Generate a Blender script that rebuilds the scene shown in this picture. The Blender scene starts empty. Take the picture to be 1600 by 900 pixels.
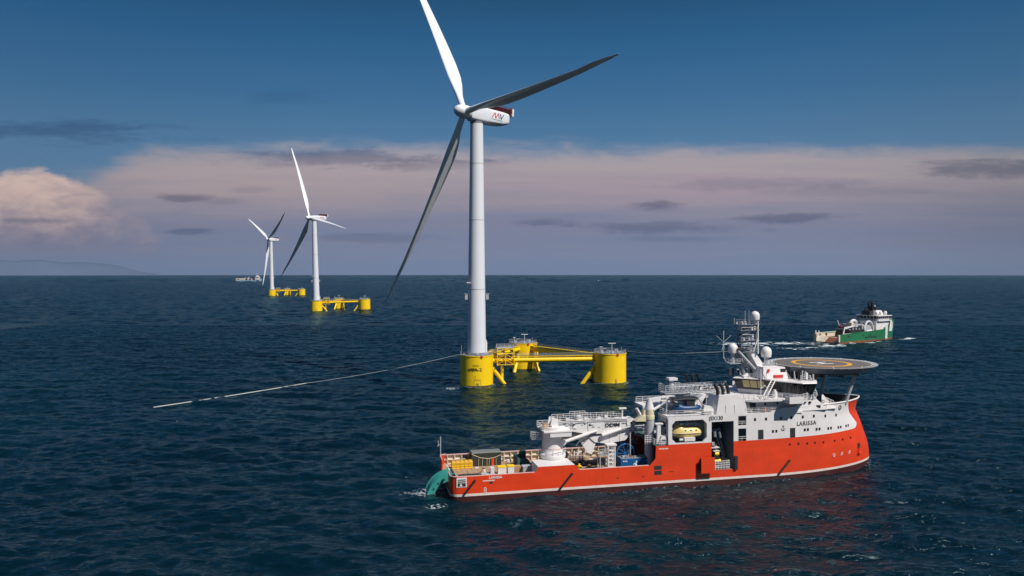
import bpy, bmesh, math, random
import numpy as np
from mathutils import Vector, Matrix
R = math.radians
random.seed(7)
C = bpy.context.scene.collection
SC = bpy.context.scene

# ------------------------------------------------------------------ camera
cam_d = bpy.data.cameras.new('camera'); cam = bpy.data.objects.new('camera', cam_d); C.objects.link(cam)
cam.location = (0, 0, 41); cam.rotation_euler = (R(90), 0, 0)
cam_d.sensor_width = 36; cam_d.lens = 36*1150/1600
cam_d.shift_y = -24/1600
cam_d.clip_start = 0.5; cam_d.clip_end = 60000
SC.camera = cam

# ------------------------------------------------------------------ light
SUN_AZ = R(50)      # to the right of straight behind the camera
SUN_EL = R(50)
to_sun = Vector((math.sin(SUN_AZ)*math.cos(SUN_EL), -math.cos(SUN_AZ)*math.cos(SUN_EL), math.sin(SUN_EL)))
sd = bpy.data.lights.new('sun', 'SUN'); sd.energy = 5.0; sd.angle = R(0.53); sd.color = (1.0, 0.955, 0.90)
so = bpy.data.objects.new('sun', sd); C.objects.link(so); so.rotation_euler = to_sun.to_track_quat('Z', 'Y').to_euler()
SC.cycles.caustics_reflective = False; SC.cycles.caustics_refractive = False
SC.view_settings.view_transform = 'Standard'; SC.view_settings.look = 'None'
SC.view_settings.exposure = 0.0; SC.view_settings.gamma = 1.0; SC.view_settings.use_curve_mapping = False

# ------------------------------------------------------------------ sky: Nishita graded by elevation, with a bank of evening-pink cloud
W = bpy.data.worlds.new('World'); SC.world = W; W.use_nodes = True
nt = W.node_tree; nt.nodes.clear(); N = nt.nodes; Lk = nt.links
def nd(t, **k):
    n = N.new(t)
    for a, b in k.items(): setattr(n, a, b)
    return n
def mth(op, a, b=None, c=None, clamp=False):
    n = nd('ShaderNodeMath', operation=op); n.use_clamp = clamp
    for i, v in enumerate((a, b, c)):
        if v is None: continue
        if isinstance(v, (int, float)): n.inputs[i].default_value = v
        else: Lk.new(v, n.inputs[i])
    return n.outputs[0]
def sstep(v, a, b):
    n = nd('ShaderNodeMapRange', interpolation_type='SMOOTHSTEP'); Lk.new(v, n.inputs[0])
    n.inputs[1].default_value = a; n.inputs[2].default_value = b; n.inputs[3].default_value = 0; n.inputs[4].default_value = 1
    return n.outputs[0]
def ramp(v, pts):
    n = nd('ShaderNodeValToRGB'); Lk.new(v, n.inputs[0]); e = n.color_ramp.elements
    while len(e) < len(pts): e.new(0.5)
    for i, (p, c) in enumerate(pts): e[i].position = p; e[i].color = (*c, 1)
    return n.outputs[0]
def mixc(f, a, b, mode='MIX'):
    n = nd('ShaderNodeMix', data_type='RGBA', blend_type=mode)
    if isinstance(f, (int, float)): n.inputs[0].default_value = f
    else: Lk.new(f, n.inputs[0])
    for i, v in ((6, a), (7, b)):
        if isinstance(v, tuple): n.inputs[i].default_value = (*v, 1)
        else: Lk.new(v, n.inputs[i])
    return n.outputs[2]
tc = nd('ShaderNodeTexCoord'); sep = nd('ShaderNodeSeparateXYZ'); Lk.new(tc.outputs['Generated'], sep.inputs[0])
dx, dy, dz = sep.outputs
el = mth('MULTIPLY', mth('ARCSINE', dz), 180/math.pi)                   # degrees above the horizon
az = mth('MULTIPLY', mth('ARCTAN2', dx, dy), 180/math.pi)               # degrees right of north
el = mth('DIVIDE', el, mth('MAXIMUM', mth('COSINE', mth('MULTIPLY', az, math.pi/180)), .6))   # cloud bands lie level along the horizon
def noise(su, sv, detail=5, rough=.55, off=0.0, dist=0.0):
    cb = nd('ShaderNodeCombineXYZ'); Lk.new(mth('MULTIPLY', az, su), cb.inputs[0]); Lk.new(mth('MULTIPLY', el, sv), cb.inputs[1]); cb.inputs[2].default_value = off
    n = nd('ShaderNodeTexNoise'); Lk.new(cb.outputs[0], n.inputs['Vector']); n.inputs['Scale'].default_value = 1
    n.inputs['Detail'].default_value = detail; n.inputs['Roughness'].default_value = rough; n.inputs['Distortion'].default_value = dist
    return mth('SUBTRACT', n.outputs[0], 0.5)
sky = nd('ShaderNodeTexSky', sky_type='NISHITA'); sky.sun_disc = False
sky.sun_elevation = SUN_EL; sky.sun_rotation = math.pi - SUN_AZ
sky.altitude = 40; sky.air_density = 1.0; sky.dust_density = 0.6; sky.ozone_density = 2.0
nish = mixc(1.0, sky.outputs[0], (0.06, 0.08, 0.075), 'MULTIPLY')
e01 = mth('DIVIDE', mth('MULTIPLY', mth('ARCSINE', dz), 180/math.pi), 90.0, clamp=True)
def srgb(r, g, b):
    f = lambda c: (c/255/12.92 if c/255 <= .04045 else ((c/255+.055)/1.055)**2.4)
    return (f(r), f(g), f(b))
clear = ramp(e01, [(0.0, srgb(98, 122, 156)), (0.05, srgb(90, 122, 158)), (0.10, srgb(80, 120, 158)), (0.145, srgb(54, 104, 148)),
                   (0.19, srgb(32, 90, 136)), (0.235, srgb(16, 68, 108)), (0.45, srgb(24, 60, 102)), (1.0, srgb(44, 78, 122))])
base = mixc(0.90, nish, clear)
# cloud bank
big = noise(0.055, 0.30, 4, .5, 3.1); fine = noise(0.16, 0.9, 6, .6, 9.0, .3); stre = noise(0.035, 0.85, 5, .55, 5.0)
azr = mth('SUBTRACT', 1.0, sstep(az, -31.5, -25.5))                     # far left: the bank sits lower
topv = mth('ADD', mth('ADD', mth('MULTIPLY', big, .7), mth('ADD', mth('MULTIPLY', fine, 1.7), mth('MULTIPLY', noise(.20, .55, 7, .6, 61.0, .8), 2.2))), mth('SUBTRACT', 9.7, mth('MULTIPLY', azr, 2.8)))
bank = mth('SUBTRACT', 1.0, sstep(mth('SUBTRACT', el, topv), -1.2, .75))
bcol = ramp(mth('DIVIDE', mth('ADD', el, mth('ADD', mth('MULTIPLY', stre, 3.4), mth('MULTIPLY', noise(0.11, 1.5, 7, .62, 47.0, .4), 2.6))), 12.0, clamp=True),
            [(0.0, srgb(108, 126, 158)), (0.16, srgb(118, 126, 155)), (0.33, srgb(126, 128, 152)), (0.50, srgb(150, 142, 154)),
             (0.68, srgb(170, 158, 163)), (0.84, srgb(162, 157, 166)), (1.0, srgb(128, 138, 160))])
bcol = mixc(sstep(az, 24, 38), bcol, mixc(1.0, bcol, (.80, .84, .84), 'MULTIPLY'))
skyc = mixc(mth('MULTIPLY', bank, 0.93), base, bcol)
skyc = mixc(mth('MULTIPLY', sstep(az, -8, -36), .30), skyc, mixc(1.0, skyc, (.45, .55, .62), 'MULTIPLY'))
skyc = mixc(mth('MULTIPLY', sstep(az, 16, 40), .30), skyc, mixc(1.0, skyc, (.62, .58, .55), 'MULTIPLY'))
ragged = noise(.9, 2.2, 6, .65, 71.0, .6)
# warm glow of the lit top of the bank, left of centre
def blob(a0, e0, wa, we, soft=.5, na=1.0):
    u = mth('DIVIDE', mth('SUBTRACT', az, a0), wa); v = mth('DIVIDE', mth('SUBTRACT', el, e0), we)
    d = mth('SQRT', mth('ADD', mth('MULTIPLY', u, u), mth('MULTIPLY', v, v)))
    d = mth('ADD', d, mth('ADD', mth('MULTIPLY', fine, na), mth('MULTIPLY', ragged, na*.45)))
    return mth('SUBTRACT', 1.0, sstep(d, 1.0-soft, 1.0+soft*.4))
skyc = mixc(mth('MULTIPLY', blob(-19, 6.6, 13, 2.4, .9), .38), skyc, srgb(182, 160, 156))
skyc = mixc(mth('MULTIPLY', blob(12, 6.5, 16, 1.6, .9), .30), skyc, srgb(178, 152, 162))
# cumulus at the far left: billows with their own relief
cu = noise(0.26, 0.40, 6, .5, 21.0, .4); cu2 = noise(.75, 1.1, 7, .55, 33.0, .5)
def cumulus(a0, e0, wa, we):
    u = mth('DIVIDE', mth('SUBTRACT', az, a0), wa); v = mth('DIVIDE', mth('SUBTRACT', el, e0), we)
    d = mth('ADD', mth('SQRT', mth('ADD', mth('MULTIPLY', u, u), mth('MULTIPLY', v, v))), mth('ADD', mth('MULTIPLY', cu, 1.1), mth('MULTIPLY', cu2, .25)))
    return mth('SUBTRACT', 1.0, sstep(d, .78, 1.02))
cm = mth('MAXIMUM', mth('MULTIPLY', cumulus(-33.4, 4.0, 4.6, 4.2), sstep(el, 0.2, 3.2)), mth('MULTIPLY', cumulus(-29.8, 2.2, 5.4, 2.6), mth('MULTIPLY', sstep(el, 0.2, 3.0), .6)))
ccol = mixc(sstep(mth('ADD', mth('MULTIPLY', cu2, 2.2), mth('ADD', mth('MULTIPLY', cu, 2.4), mth('MULTIPLY', mth('SUBTRACT', el, 4.6), .42))), -1.5, 1.6), srgb(112, 112, 136), srgb(212, 184, 172))
skyc = mixc(mth('MULTIPLY', cm, .9), skyc, ccol)
# low grey cloudlets
def pix(u, v):
    a = math.atan((u-800)/1150); return math.degrees(a), math.degrees(math.atan((426-v)/1150))
for (u, v, w, h, s) in [(290, 310, 34, 7, .8), (350, 316, 40, 6, .35), (300, 362, 34, 5, .6), (1026, 321, 38, 9, .8), (860, 349, 58, 8, .6), (1050, 356, 125, 9, .6),
                        (1235, 341, 74, 10, .75), (1545, 264, 90, 15, .85), (530, 248, 150, 15, .75), (680, 258, 130, 10, .4), (1180, 288, 160, 9, .35),
                        (60, 345, 60, 6, .7), (70, 206, 150, 16, .7), (580, 372, 120, 7, .4), (1060, 374, 90, 6, .35), (385, 296, 30, 5, .3), (1340, 300, 150, 10, .3), (440, 150, 60, 12, .25)]:
    a0, e0 = pix(u, v); wa = w/20.0; we = h/20.0
    skyc = mixc(mth('MULTIPLY', blob(a0, e0, wa, we, .75, 2.6), s), skyc, mixc(1.0, skyc, (.44, .50, .62), 'MULTIPLY'))
below = sstep(el, -1.5, -0.2)
skyc = mixc(below, srgb(20, 60, 90), skyc)
bg = nd('ShaderNodeBackground'); Lk.new(skyc, bg.inputs[0]); bg.inputs[1].default_value = 1.0
out = nd('ShaderNodeOutputWorld'); Lk.new(bg.outputs[0], out.inputs[0])

# ------------------------------------------------------------------ helpers
def material(name, color, rough=.5, metal=0.0, var=.10, scale=.6, streak=0.0, streak_col=(.12, .05, .02), bump=0.0, spec=.5, coat=0.0, plates=0.0, psize=(2.6, 1.35)):
    m = bpy.data.materials.new(name); m.use_nodes = True; t = m.node_tree; b = t.nodes['Principled BSDF']
    b.inputs['Roughness'].default_value = rough; b.inputs['Metallic'].default_value = metal; b.inputs['Specular IOR Level'].default_value = spec
    b.inputs['Coat Weight'].default_value = coat
    co = t.nodes.new('ShaderNodeTexCoord'); n = t.nodes.new('ShaderNodeTexNoise'); n.inputs['Scale'].default_value = scale; n.inputs['Detail'].default_value = 7; n.inputs['Roughness'].default_value = .65
    t.links.new(co.outputs['Object'], n.inputs['Vector'])
    r = t.nodes.new('ShaderNodeValToRGB'); r.color_ramp.elements[0].position = .3; r.color_ramp.elements[1].position = .7
    r.color_ramp.elements[0].color = (*[c*(1-var) for c in color], 1); r.color_ramp.elements[1].color = (*[min(1, c*(1+var*.6)) for c in color], 1)
    t.links.new(n.outputs[0], r.inputs[0]); last = r.outputs[0]
    if streak > 0:
        mp = t.nodes.new('ShaderNodeMapping'); mp.inputs['Scale'].default_value = (1.3, 1.3, .10); t.links.new(co.outputs['Object'], mp.inputs[0])
        n2 = t.nodes.new('ShaderNodeTexNoise'); n2.inputs['Scale'].default_value = 1.6; n2.inputs['Detail'].default_value = 8; n2.inputs['Roughness'].default_value = .7; t.links.new(mp.outputs[0], n2.inputs['Vector'])
        r2 = t.nodes.new('ShaderNodeMapRange'); r2.inputs[1].default_value = .56; r2.inputs[2].default_value = .78; r2.inputs[4].default_value = streak; t.links.new(n2.outputs[0], r2.inputs[0])
        mx = t.nodes.new('ShaderNodeMix'); mx.data_type = 'RGBA'; t.links.new(r2.outputs[0], mx.inputs[0]); t.links.new(last, mx.inputs[6]); mx.inputs[7].default_value = (*streak_col, 1); last = mx.outputs[2]
    if plates > 0:    # welded plate seams, each plate a touch different, on the long side of the ship
        sp = t.nodes.new('ShaderNodeSeparateXYZ'); t.links.new(co.outputs['Object'], sp.inputs[0]); cb = t.nodes.new('ShaderNodeCombineXYZ'); t.links.new(sp.outputs[0], cb.inputs[0]); t.links.new(sp.outputs[2], cb.inputs[1])
        br = t.nodes.new('ShaderNodeTexBrick'); t.links.new(cb.outputs[0], br.inputs['Vector']); br.inputs['Scale'].default_value = 1; br.inputs['Brick Width'].default_value = psize[0]; br.inputs['Row Height'].default_value = psize[1]
        br.inputs['Mortar Size'].default_value = .035; br.inputs['Mortar Smooth'].default_value = 1; br.inputs['Color1'].default_value = (1, 1, 1, 1); br.inputs['Color2'].default_value = (1-plates*.5,)*3+(1,); br.inputs['Mortar'].default_value = (1-plates,)*3+(1,)
        m3 = t.nodes.new('ShaderNodeMix'); m3.data_type = 'RGBA'; m3.blend_type = 'MULTIPLY'; m3.inputs[0].default_value = 1; t.links.new(last, m3.inputs[6]); t.links.new(br.outputs[0], m3.inputs[7]); last = m3.outputs[2]
    t.links.new(last, b.inputs['Base Color'])
    if bump > 0:
        bp = t.nodes.new('ShaderNodeBump'); bp.inputs['Strength'].default_value = bump; bp.inputs['Distance'].default_value = .05; t.links.new(n.outputs[0], bp.inputs['Height']); t.links.new(bp.outputs[0], b.inputs['Normal'])
    return m
M = dict(
    orange=material('orange_paint', (.76, .052, .008), .38, var=.13, scale=.25, streak=.45, streak_col=(.36, .035, .012), bump=.2, plates=.14, psize=(5.2, 1.35)),
    white=material('white_paint', (.77, .74, .73), .42, var=.06, scale=.4, streak=.42, streak_col=(.42, .36, .30), bump=.12, plates=.07),
    cream=material('cream_paint', (.70, .62, .48), .5, var=.18, scale=1.2, streak=.5, streak_col=(.26, .12, .05)),
    boottop=material('dark_red_antifouling', (.055, .008, .008), .5, var=.3, scale=.8, streak=.5, streak_col=(.18, .10, .07)),
    stripe=material('white_stripe_paint', (.80, .68, .62), .45, var=.15, scale=1.0, streak=.5, streak_col=(.45, .20, .12)),
    tower=material('tower_white', (.72, .74, .77), .32, var=.03, scale=.12, streak=.12, streak_col=(.55, .56, .58)),
    blade=material('blade_gelcoat', (.78, .79, .80), .30, var=.04, scale=.08, streak=.10, streak_col=(.45, .47, .5)),
    yellow=material('yellow_paint', (.95, .62, .003), .42, var=.07, scale=.35, streak=.28, streak_col=(.50, .27, .02), bump=.14, plates=.06, psize=(30, 2.9)),
    splash=material('wet_growth_band', (.10, .085, .03), .35, var=.4, scale=1.6),
    growth=material('brown_water_staining', (.42, .30, .05), .6, var=.4, scale=3),
    grey=material('grey_paint', (.22, .24, .28), .5, var=.12, scale=.8, streak=.3, streak_col=(.12, .1, .09)),
    lgrey=material('light_grey_paint', (.44, .45, .47), .5, var=.12, scale=.8),
    dark=material('dark_steel', (.022, .024, .028), .5, var=.4, scale=1.5),
    black=material('black_rubber', (.012, .012, .013), .6, var=.3, scale=2),
    glass=material('dark_glass', (.008, .010, .014), .12, var=.2, scale=1, spec=.45),
    blind=material('yellow_blind', (.50, .42, .20), .6, var=.15, scale=2),
    wood=material('deck_planks', (.40, .26, .17), .8, var=.35, scale=1.4, streak=.3, streak_col=(.16, .09, .06)),
    greendeck=material('green_deck_paint', (.05, .12, .10), .7, var=.3, scale=1),
    helideck=material('helideck_paint', (.135, .118, .112), .85, var=.12, scale=.5),
    mark=material('deck_marking_white', (.72, .72, .70), .7, var=.12, scale=2),
    markyellow=material('deck_marking_yellow', (.75, .36, .03), .7, var=.12, scale=2),
    blue=material('blue_paint', (.008, .12, .33), .4, var=.18, scale=1, streak=.25, streak_col=(.01, .04, .1)),
    navy=material('navy_paint', (.006, .060, .17), .45, var=.25, scale=1.5),
    teal=material('teal_paint', (.035, .30, .26), .5, var=.2, scale=.8, streak=.4, streak_col=(.05, .12, .1)),
    basket=material('basket_yellow', (.72, .40, .03), .6, var=.2, scale=3),
    lifeyellow=material('pale_yellow_fibreglass', (.80, .61, .24), .40, var=.10, scale=1),
    craneyellow=material('pale_yellow_paint', (.70, .62, .42), .45, var=.12, scale=1),
    red=material('red_paint', (.55, .02, .02), .5, var=.15, scale=2),
    maroon=material('maroon_paint', (.16, .012, .02), .5, var=.15, scale=2),
    pinkrail=material('faded_cap_paint', (.62, .40, .36), .6, var=.2, scale=2),
    tarp=material('olive_tarpaulin', (.030, .032, .022), .75, var=.5, scale=2.2, bump=.5),
    tarptop=material('grey_tarpaulin', (.17, .18, .17), .8, var=.3, scale=1.5, bump=.4),
    tan=material('plywood', (.42, .27, .15), .75, var=.25, scale=1.5),
    green=material('green_paint', (.014, .155, .062), .42, var=.12, scale=.3, streak=.5, streak_col=(.02, .06, .03)),
    rust=material('rust', (.23, .07, .035), .85, var=.5, scale=.9),
    paleblue=material('pale_blue_paint', (.24, .44, .56), .5, var=.1, scale=.2),
    rope=material('worn_white_hose', (.62, .62, .58), .6, var=.2, scale=.3),
    logored=material('logo_red', (.50, .03, .03), .5, var=.05), logoblue=material('logo_navy', (.03, .04, .12), .5, var=.05),
)
def rails(parent, mat, *specs):
    for sp in specs: g = G(mat); g.rail(*sp); g.out('railing', parent)
class G:
    """collects shapes and links them as one mesh object"""
    def __init__(s, mats='white'):
        s.bm = bmesh.new(); s.m = [mats] if isinstance(mats, str) else list(mats); s.i = 0; s.sm = False
    def use(s, i=0, smooth=False): s.i = i; s.sm = smooth; return s
    def f(s, vs):
        try: fc = s.bm.faces.new([v if isinstance(v, bmesh.types.BMVert) else s.bm.verts.new(v) for v in vs])
        except ValueError: return None
        fc.material_index = s.i; fc.smooth = s.sm; return fc
    def box(s, x0, x1, y0, y1, z0, z1):
        v = [s.bm.verts.new((x, y, z)) for x in (x0, x1) for y in (y0, y1) for z in (z0, z1)]
        for q in ((0,1,3,2), (4,6,7,5), (0,4,5,1), (2,3,7,6), (0,2,6,4), (1,5,7,3)): s.f([v[k] for k in q])
        return s
    def hexa(s, b, t):   # bottom 4 points, top 4 points
        v = [s.bm.verts.new(p) for p in list(b)+list(t)]
        n = len(b); s.f(v[:n][::-1]); s.f(v[n:])
        for k in range(n): s.f([v[k], v[(k+1) % n], v[n+(k+1) % n], v[n+k]])
        return s
    def slab(s, pts, z0, z1): return s.hexa([(x, y, z0) for x, y in pts], [(x, y, z1) for x, y in pts])
    def side(s, pts, y0, y1): return s.hexa([(x, y0, z) for x, z in pts], [(x, y1, z) for x, z in pts])   # x-z outline extruded in y
    def tube(s, p, q, r, r2=None, n=8, cap=True, smooth=True):
        p = Vector(p); q = Vector(q); r2 = r if r2 is None else r2
        d = (q-p)
        if d.length < 1e-6: return s
        w = d.normalized(); a = w.orthogonal().normalized(); b = w.cross(a)
        A = [s.bm.verts.new(p+(a*math.cos(t)+b*math.sin(t))*r) for t in [2*math.pi*k/n for k in range(n)]]
        B = [s.bm.verts.new(q+(a*math.cos(t)+b*math.sin(t))*r2) for t in [2*math.pi*k/n for k in range(n)]]
        o = s.sm; s.sm = smooth
        for k in range(n): s.f([A[k], A[(k+1) % n], B[(k+1) % n], B[k]])
        s.sm = False
        if cap:
            s.f([v.co.copy() for v in A[::-1]]); s.f([v.co.copy() for v in B])
        s.sm = o; return s
    def path(s, pts, r, n=6):
        for a, b in zip(pts, pts[1:]): s.tube(a, b, r, n=n)
        return s
    def lathe(s, c, prof, n=24, smooth=True):   # prof [(r,z)]
        rings = []
        for r, z in prof: rings.append([s.bm.verts.new((c[0]+r*math.cos(2*math.pi*k/n), c[1]+r*math.sin(2*math.pi*k/n), c[2]+z)) for k in range(n)])
        o = s.sm; s.sm = smooth
        for a, b in zip(rings, rings[1:]):
            for k in range(n): s.f([a[k], a[(k+1) % n], b[(k+1) % n], b[k]])
        s.sm = False; s.f([v.co.copy() for v in rings[0][::-1]]); s.f([v.co.copy() for v in rings[-1]]); s.sm = o; return s
    def rail(s, pts, h=1.05, r=.035, step=1.6, bars=3, closed=False):
        P = [Vector(p) for p in pts]
        if closed: P.append(P[0])
        for a, b in zip(P, P[1:]):
            L = (b-a).length; n = max(1, round(L/step))
            for k in range(n+1):
                c = a.lerp(b, k/n); s.tube(c, c+Vector((0, 0, h)), r, n=4, cap=False)
            for j in range(1, bars+1):
                z = Vector((0, 0, h*j/bars)); s.tube(a+z, b+z, r, n=4, cap=False)
        return s
    def lattice(s, a, b, w, h, n, r=.06, side=(0, 1, 0), up=(0, 0, 1)):   # box truss from a to b
        a = Vector(a); b = Vector(b); sv = Vector(side)*w/2; uv = Vector(up)*h
        cs = [lambda t, i=i, j=j: a.lerp(b, t)+sv*i+uv*j for i in (-1, 1) for j in (0, 1)]
        for c in cs: s.tube(c(0), c(1), r*1.5, n=5)
        for k in range(n):
            t0, t1 = k/n, (k+1)/n
            for i, j in ((0, 1), (2, 3), (0, 2), (1, 3)):
                s.tube(cs[i](t0), cs[j](t1), r, n=4, cap=False); s.tube(cs[i](t0), cs[j](t0), r, n=4, cap=False)
        for i, j in ((0, 1), (2, 3), (0, 2), (1, 3)): s.tube(cs[i](1), cs[j](1), r, n=4, cap=False)
        return s
    def out(s, name, parent=None, label=None, weld=False, normals=True, **tags):
        if weld: bmesh.ops.remove_doubles(s.bm, verts=s.bm.verts, dist=1e-4)
        if normals: bmesh.ops.recalc_face_normals(s.bm, faces=s.bm.faces)
        me = bpy.data.meshes.new(name); s.bm.to_mesh(me); s.bm.free(); me.set_sharp_from_angle(angle=R(38))
        for m in s.m: me.materials.append(M[m])
        o = bpy.data.objects.new(name, me); C.objects.link(o)
        if parent: o.parent = parent
        if label: o['label'] = label
        for k, v in tags.items(): o[k] = v
        return o
def thing(name, label, cat, loc=(0, 0, 0), rz=0, group=None, parent=None):
    o = bpy.data.objects.new(name, None); C.objects.link(o); o.location = loc; o.rotation_euler = (0, 0, rz)
    o['label'] = label; o['category'] = cat
    if group: o['group'] = group
    return o
def copy_tree(o, parent=None):
    c = o.copy(); C.objects.link(c); c.parent = parent
    for ch in [x for x in bpy.data.objects if x.parent == o]: copy_tree(ch, c)
    return c
def lettering(name, text, size, mat, parent, loc, rot, depth=.02, sx=1.0, label=None):
    cu = bpy.data.curves.new(name, 'FONT'); cu.body = text; cu.size = size; cu.extrude = depth; cu.offset = .022*size; cu.align_x = 'CENTER'; cu.align_y = 'CENTER'
    t = bpy.data.objects.new('tmp', cu); C.objects.link(t)
    me = bpy.data.meshes.new_from_object(t.evaluated_get(bpy.context.evaluated_depsgraph_get())); me.name = name
    C.objects.unlink(t); bpy.data.objects.remove(t)
    me.materials.clear(); me.materials.append(M[mat])
    o = bpy.data.objects.new(name, me); C.objects.link(o); o.parent = parent; o.location = loc; o.rotation_euler = rot; o.scale = (sx, 1, 1)
    if label: o['label'] = label
    return o

# ------------------------------------------------------------------ the sea
T1P = Matrix.Translation((-12.9, 268.4, 0)) @ Matrix.Rotation(R(7.5), 4, 'Z')
def sea_material():
    m = bpy.data.materials.new('sea_water'); m.use_nodes = True; t = m.node_tree; b = t.nodes['Principled BSDF']; L = t.links
    t.nodes.remove(b); b = None; outn = [x for x in t.nodes if x.type == 'OUTPUT_MATERIAL'][0]
    co = t.nodes.new('ShaderNodeTexCoord')
    def n(t_, **k):
        x = t.nodes.new(t_)
        for a, v in k.items(): setattr(x, a, v)
        return x
    def nz(scale, stretch=(1, 1, 1), detail=4, rough=.55, rot=0):
        mp = n('ShaderNodeMapping'); mp.inputs['Scale'].default_value = stretch; mp.inputs['Rotation'].default_value = (0, 0, rot); L.new(co.outputs['Object'], mp.inputs[0])
        x = n('ShaderNodeTexNoise'); x.inputs['Scale'].default_value = scale; x.inputs['Detail'].default_value = detail; x.inputs['Roughness'].default_value = rough
        L.new(mp.outputs[0], x.inputs['Vector']); return x.outputs[0]
    def mt(op, a, c=None, cl=False):
        x = n('ShaderNodeMath', operation=op); x.use_clamp = cl
        for i, v in enumerate((a, c)):
            if v is None: continue
            if isinstance(v, (int, float)): x.inputs[i].default_value = v
            else: L.new(v, x.inputs[i])
        return x.outputs[0]
    def ss(v, lo, hi):
        x = n('ShaderNodeMapRange', interpolation_type='SMOOTHSTEP'); L.new(v, x.inputs[0]); x.inputs[1].default_value = lo; x.inputs[2].default_value = hi; return x.outputs[0]
    patch = nz(.008, (1, 1.6, 1), 4)
    col = n('ShaderNodeValToRGB'); col.color_ramp.elements[0].position = .35; col.color_ramp.elements[1].position = .68
    col.color_ramp.elements[0].color = (.0003, .0060, .0108, 1); col.color_ramp.elements[1].color = (.0006, .0135, .0215, 1); L.new(patch, col.inputs[0])
    # foam: rare whitecaps, plus the wake astern of the green ship
    fo = nz(.50, (1, 2.2, 1), 6, .6, .25); fo2 = nz(1.6, (1, 1.5, 1), 5, .6)
    caps = mt('MULTIPLY', ss(mt('ADD', fo, mt('MULTIPLY', nz(.035, (1, 1, 1), 2), .22)), .842, .880), ss(fo2, .47, .60))
    sp = n('ShaderNodeSeparateXYZ'); L.new(co.outputs['Object'], sp.inputs[0])
    def ell(cx, cy, rx, ry, a):
        ca, sa = math.cos(a), math.sin(a); X = mt('SUBTRACT', sp.outputs[0], cx); Y = mt('SUBTRACT', sp.outputs[1], cy)
        u = mt('DIVIDE', mt('ADD', mt('MULTIPLY', X, ca), mt('MULTIPLY', Y, sa)), rx); v = mt('DIVIDE', mt('SUBTRACT', mt('MULTIPLY', Y, ca), mt('MULTIPLY', X, sa)), ry)
        return mt('SUBTRACT', 1.0, mt('SQRT', mt('ADD', mt('MULTIPLY', u, u), mt('MULTIPLY', v, v))), True)
    wk = None
    for e in [(166, 424, 24, 9, .35), (180, 415, 15, 7, .3), (160, 400, 22, 10, .3), (150, 425, 50, 14, .1), (245, 455, 12, 6, .5), (205, 430, 26, 4, .52)]:
        x = ell(*e); wk = x if wk is None else mt('MAXIMUM', wk, x)
    wn = nz(.16, (1, 2.4, 1), 9, .68, -.2)
    wake = ss(mt('ADD', wn, mt('MULTIPLY', mt('POWER', wk, .6), .26)), .66, .76); wake = mt('MULTIPLY', wake, ss(wk, .0, .1))
    # churned water along the stern of the red ship
    ks = None
    for e in [(-17, 137, 5, 3.5, .2), (-13.5, 129, 3, 2.0, .2), (-22, 262, 5, 4, 0)]:
        x = ell(*e); ks = x if ks is None else mt('MAXIMUM', ks, x)
    kf = mt('MULTIPLY', ss(mt('ADD', fo2, mt('MULTIPLY', ks, .22)), .66, .74), ss(ks, .0, .15))
    rg_ = None
    for (cx, cy) in [T1P @ Vector((x, y, 0)) for x, y in ((0, 0), (49.9, 0), (23.5, 43.5))] and [(v.x, v.y) for v in [T1P @ Vector((x, y, 0)) for x, y in ((0, 0), (49.9, 0), (23.5, 43.5))]]:
        x = ell(cx, cy, 8.0, 8.0, 0); rg_ = x if rg_ is None else mt('MAXIMUM', rg_, x)
    caps = mt('MAXIMUM', caps, mt('MULTIPLY', mt('MULTIPLY', ss(mt('ADD', fo2, mt('MULTIPLY', rg_, .9)), .68, .76), ss(rg_, 0, .1)), .55))
    hx, hy = 48, -8.9; ca_, sa_ = math.cos(R(12.5)), math.sin(R(12.5))
    hull_line = ell(-12.75+hx*ca_-hy*sa_, 139.75+hx*sa_+hy*ca_, 50, 1.5, R(12.5)); bowl = ell(-12.75+91*ca_+1.5*sa_, 139.75+91*sa_-1.5*ca_, 4.5, 3.2, R(30))
    hl = mt('MAXIMUM', mt('MULTIPLY', hull_line, .6), mt('MULTIPLY', bowl, .7))
    caps = mt('MAXIMUM', caps, mt('MULTIPLY', mt('MULTIPLY', ss(mt('ADD', fo2, mt('MULTIPLY', hl, .22)), .66, .78), ss(hl, 0, .1)), .45))
    foam = mt('MAXIMUM', mt('MAXIMUM', caps, wake), mt('MULTIPLY', kf, .7))
    mx = n('ShaderNodeMix', data_type='RGBA'); L.new(foam, mx.inputs[0]); L.new(col.outputs[0], mx.inputs[6]); mx.inputs[7].default_value = (.62, .68, .70, 1)
    dif = n('ShaderNodeBsdfDiffuse'); L.new(mx.outputs[2], dif.inputs['Color'])
    glo = n('ShaderNodeBsdfGlossy'); glo.inputs['Color'].default_value = (.66, .93, 1, 1); glo.inputs['Roughness'].default_value = .16
    fr = n('ShaderNodeFresnel'); fr.inputs['IOR'].default_value = 1.333
    fac = mt('MULTIPLY', mt('MINIMUM', fr.outputs[0], SEA_FMAX), mt('SUBTRACT', 1.0, foam))
    mxs = n('ShaderNodeMixShader'); L.new(fac, mxs.inputs[0]); L.new(dif.outputs[0], mxs.inputs[1]); L.new(glo.outputs[0], mxs.inputs[2]); L.new(mxs.outputs[0], outn.inputs[0])
    # ripples
    h = mt('ADD', mt('MULTIPLY', nz(.12, (1, 2.0, 1), 5, .6, .15), 2.2), mt('ADD', mt('MULTIPLY', nz(.5, (1, 1.8, 1), 5, .62, -.2), .62), mt('MULTIPLY', nz(2.2, (1, 1.4, 1), 4, .6), .10)))
    bp = n('ShaderNodeBump'); bp.inputs['Strength'].default_value = 1.0; bp.inputs['Distance'].default_value = SEA_BUMP; L.new(h, bp.inputs['Height'])
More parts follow.
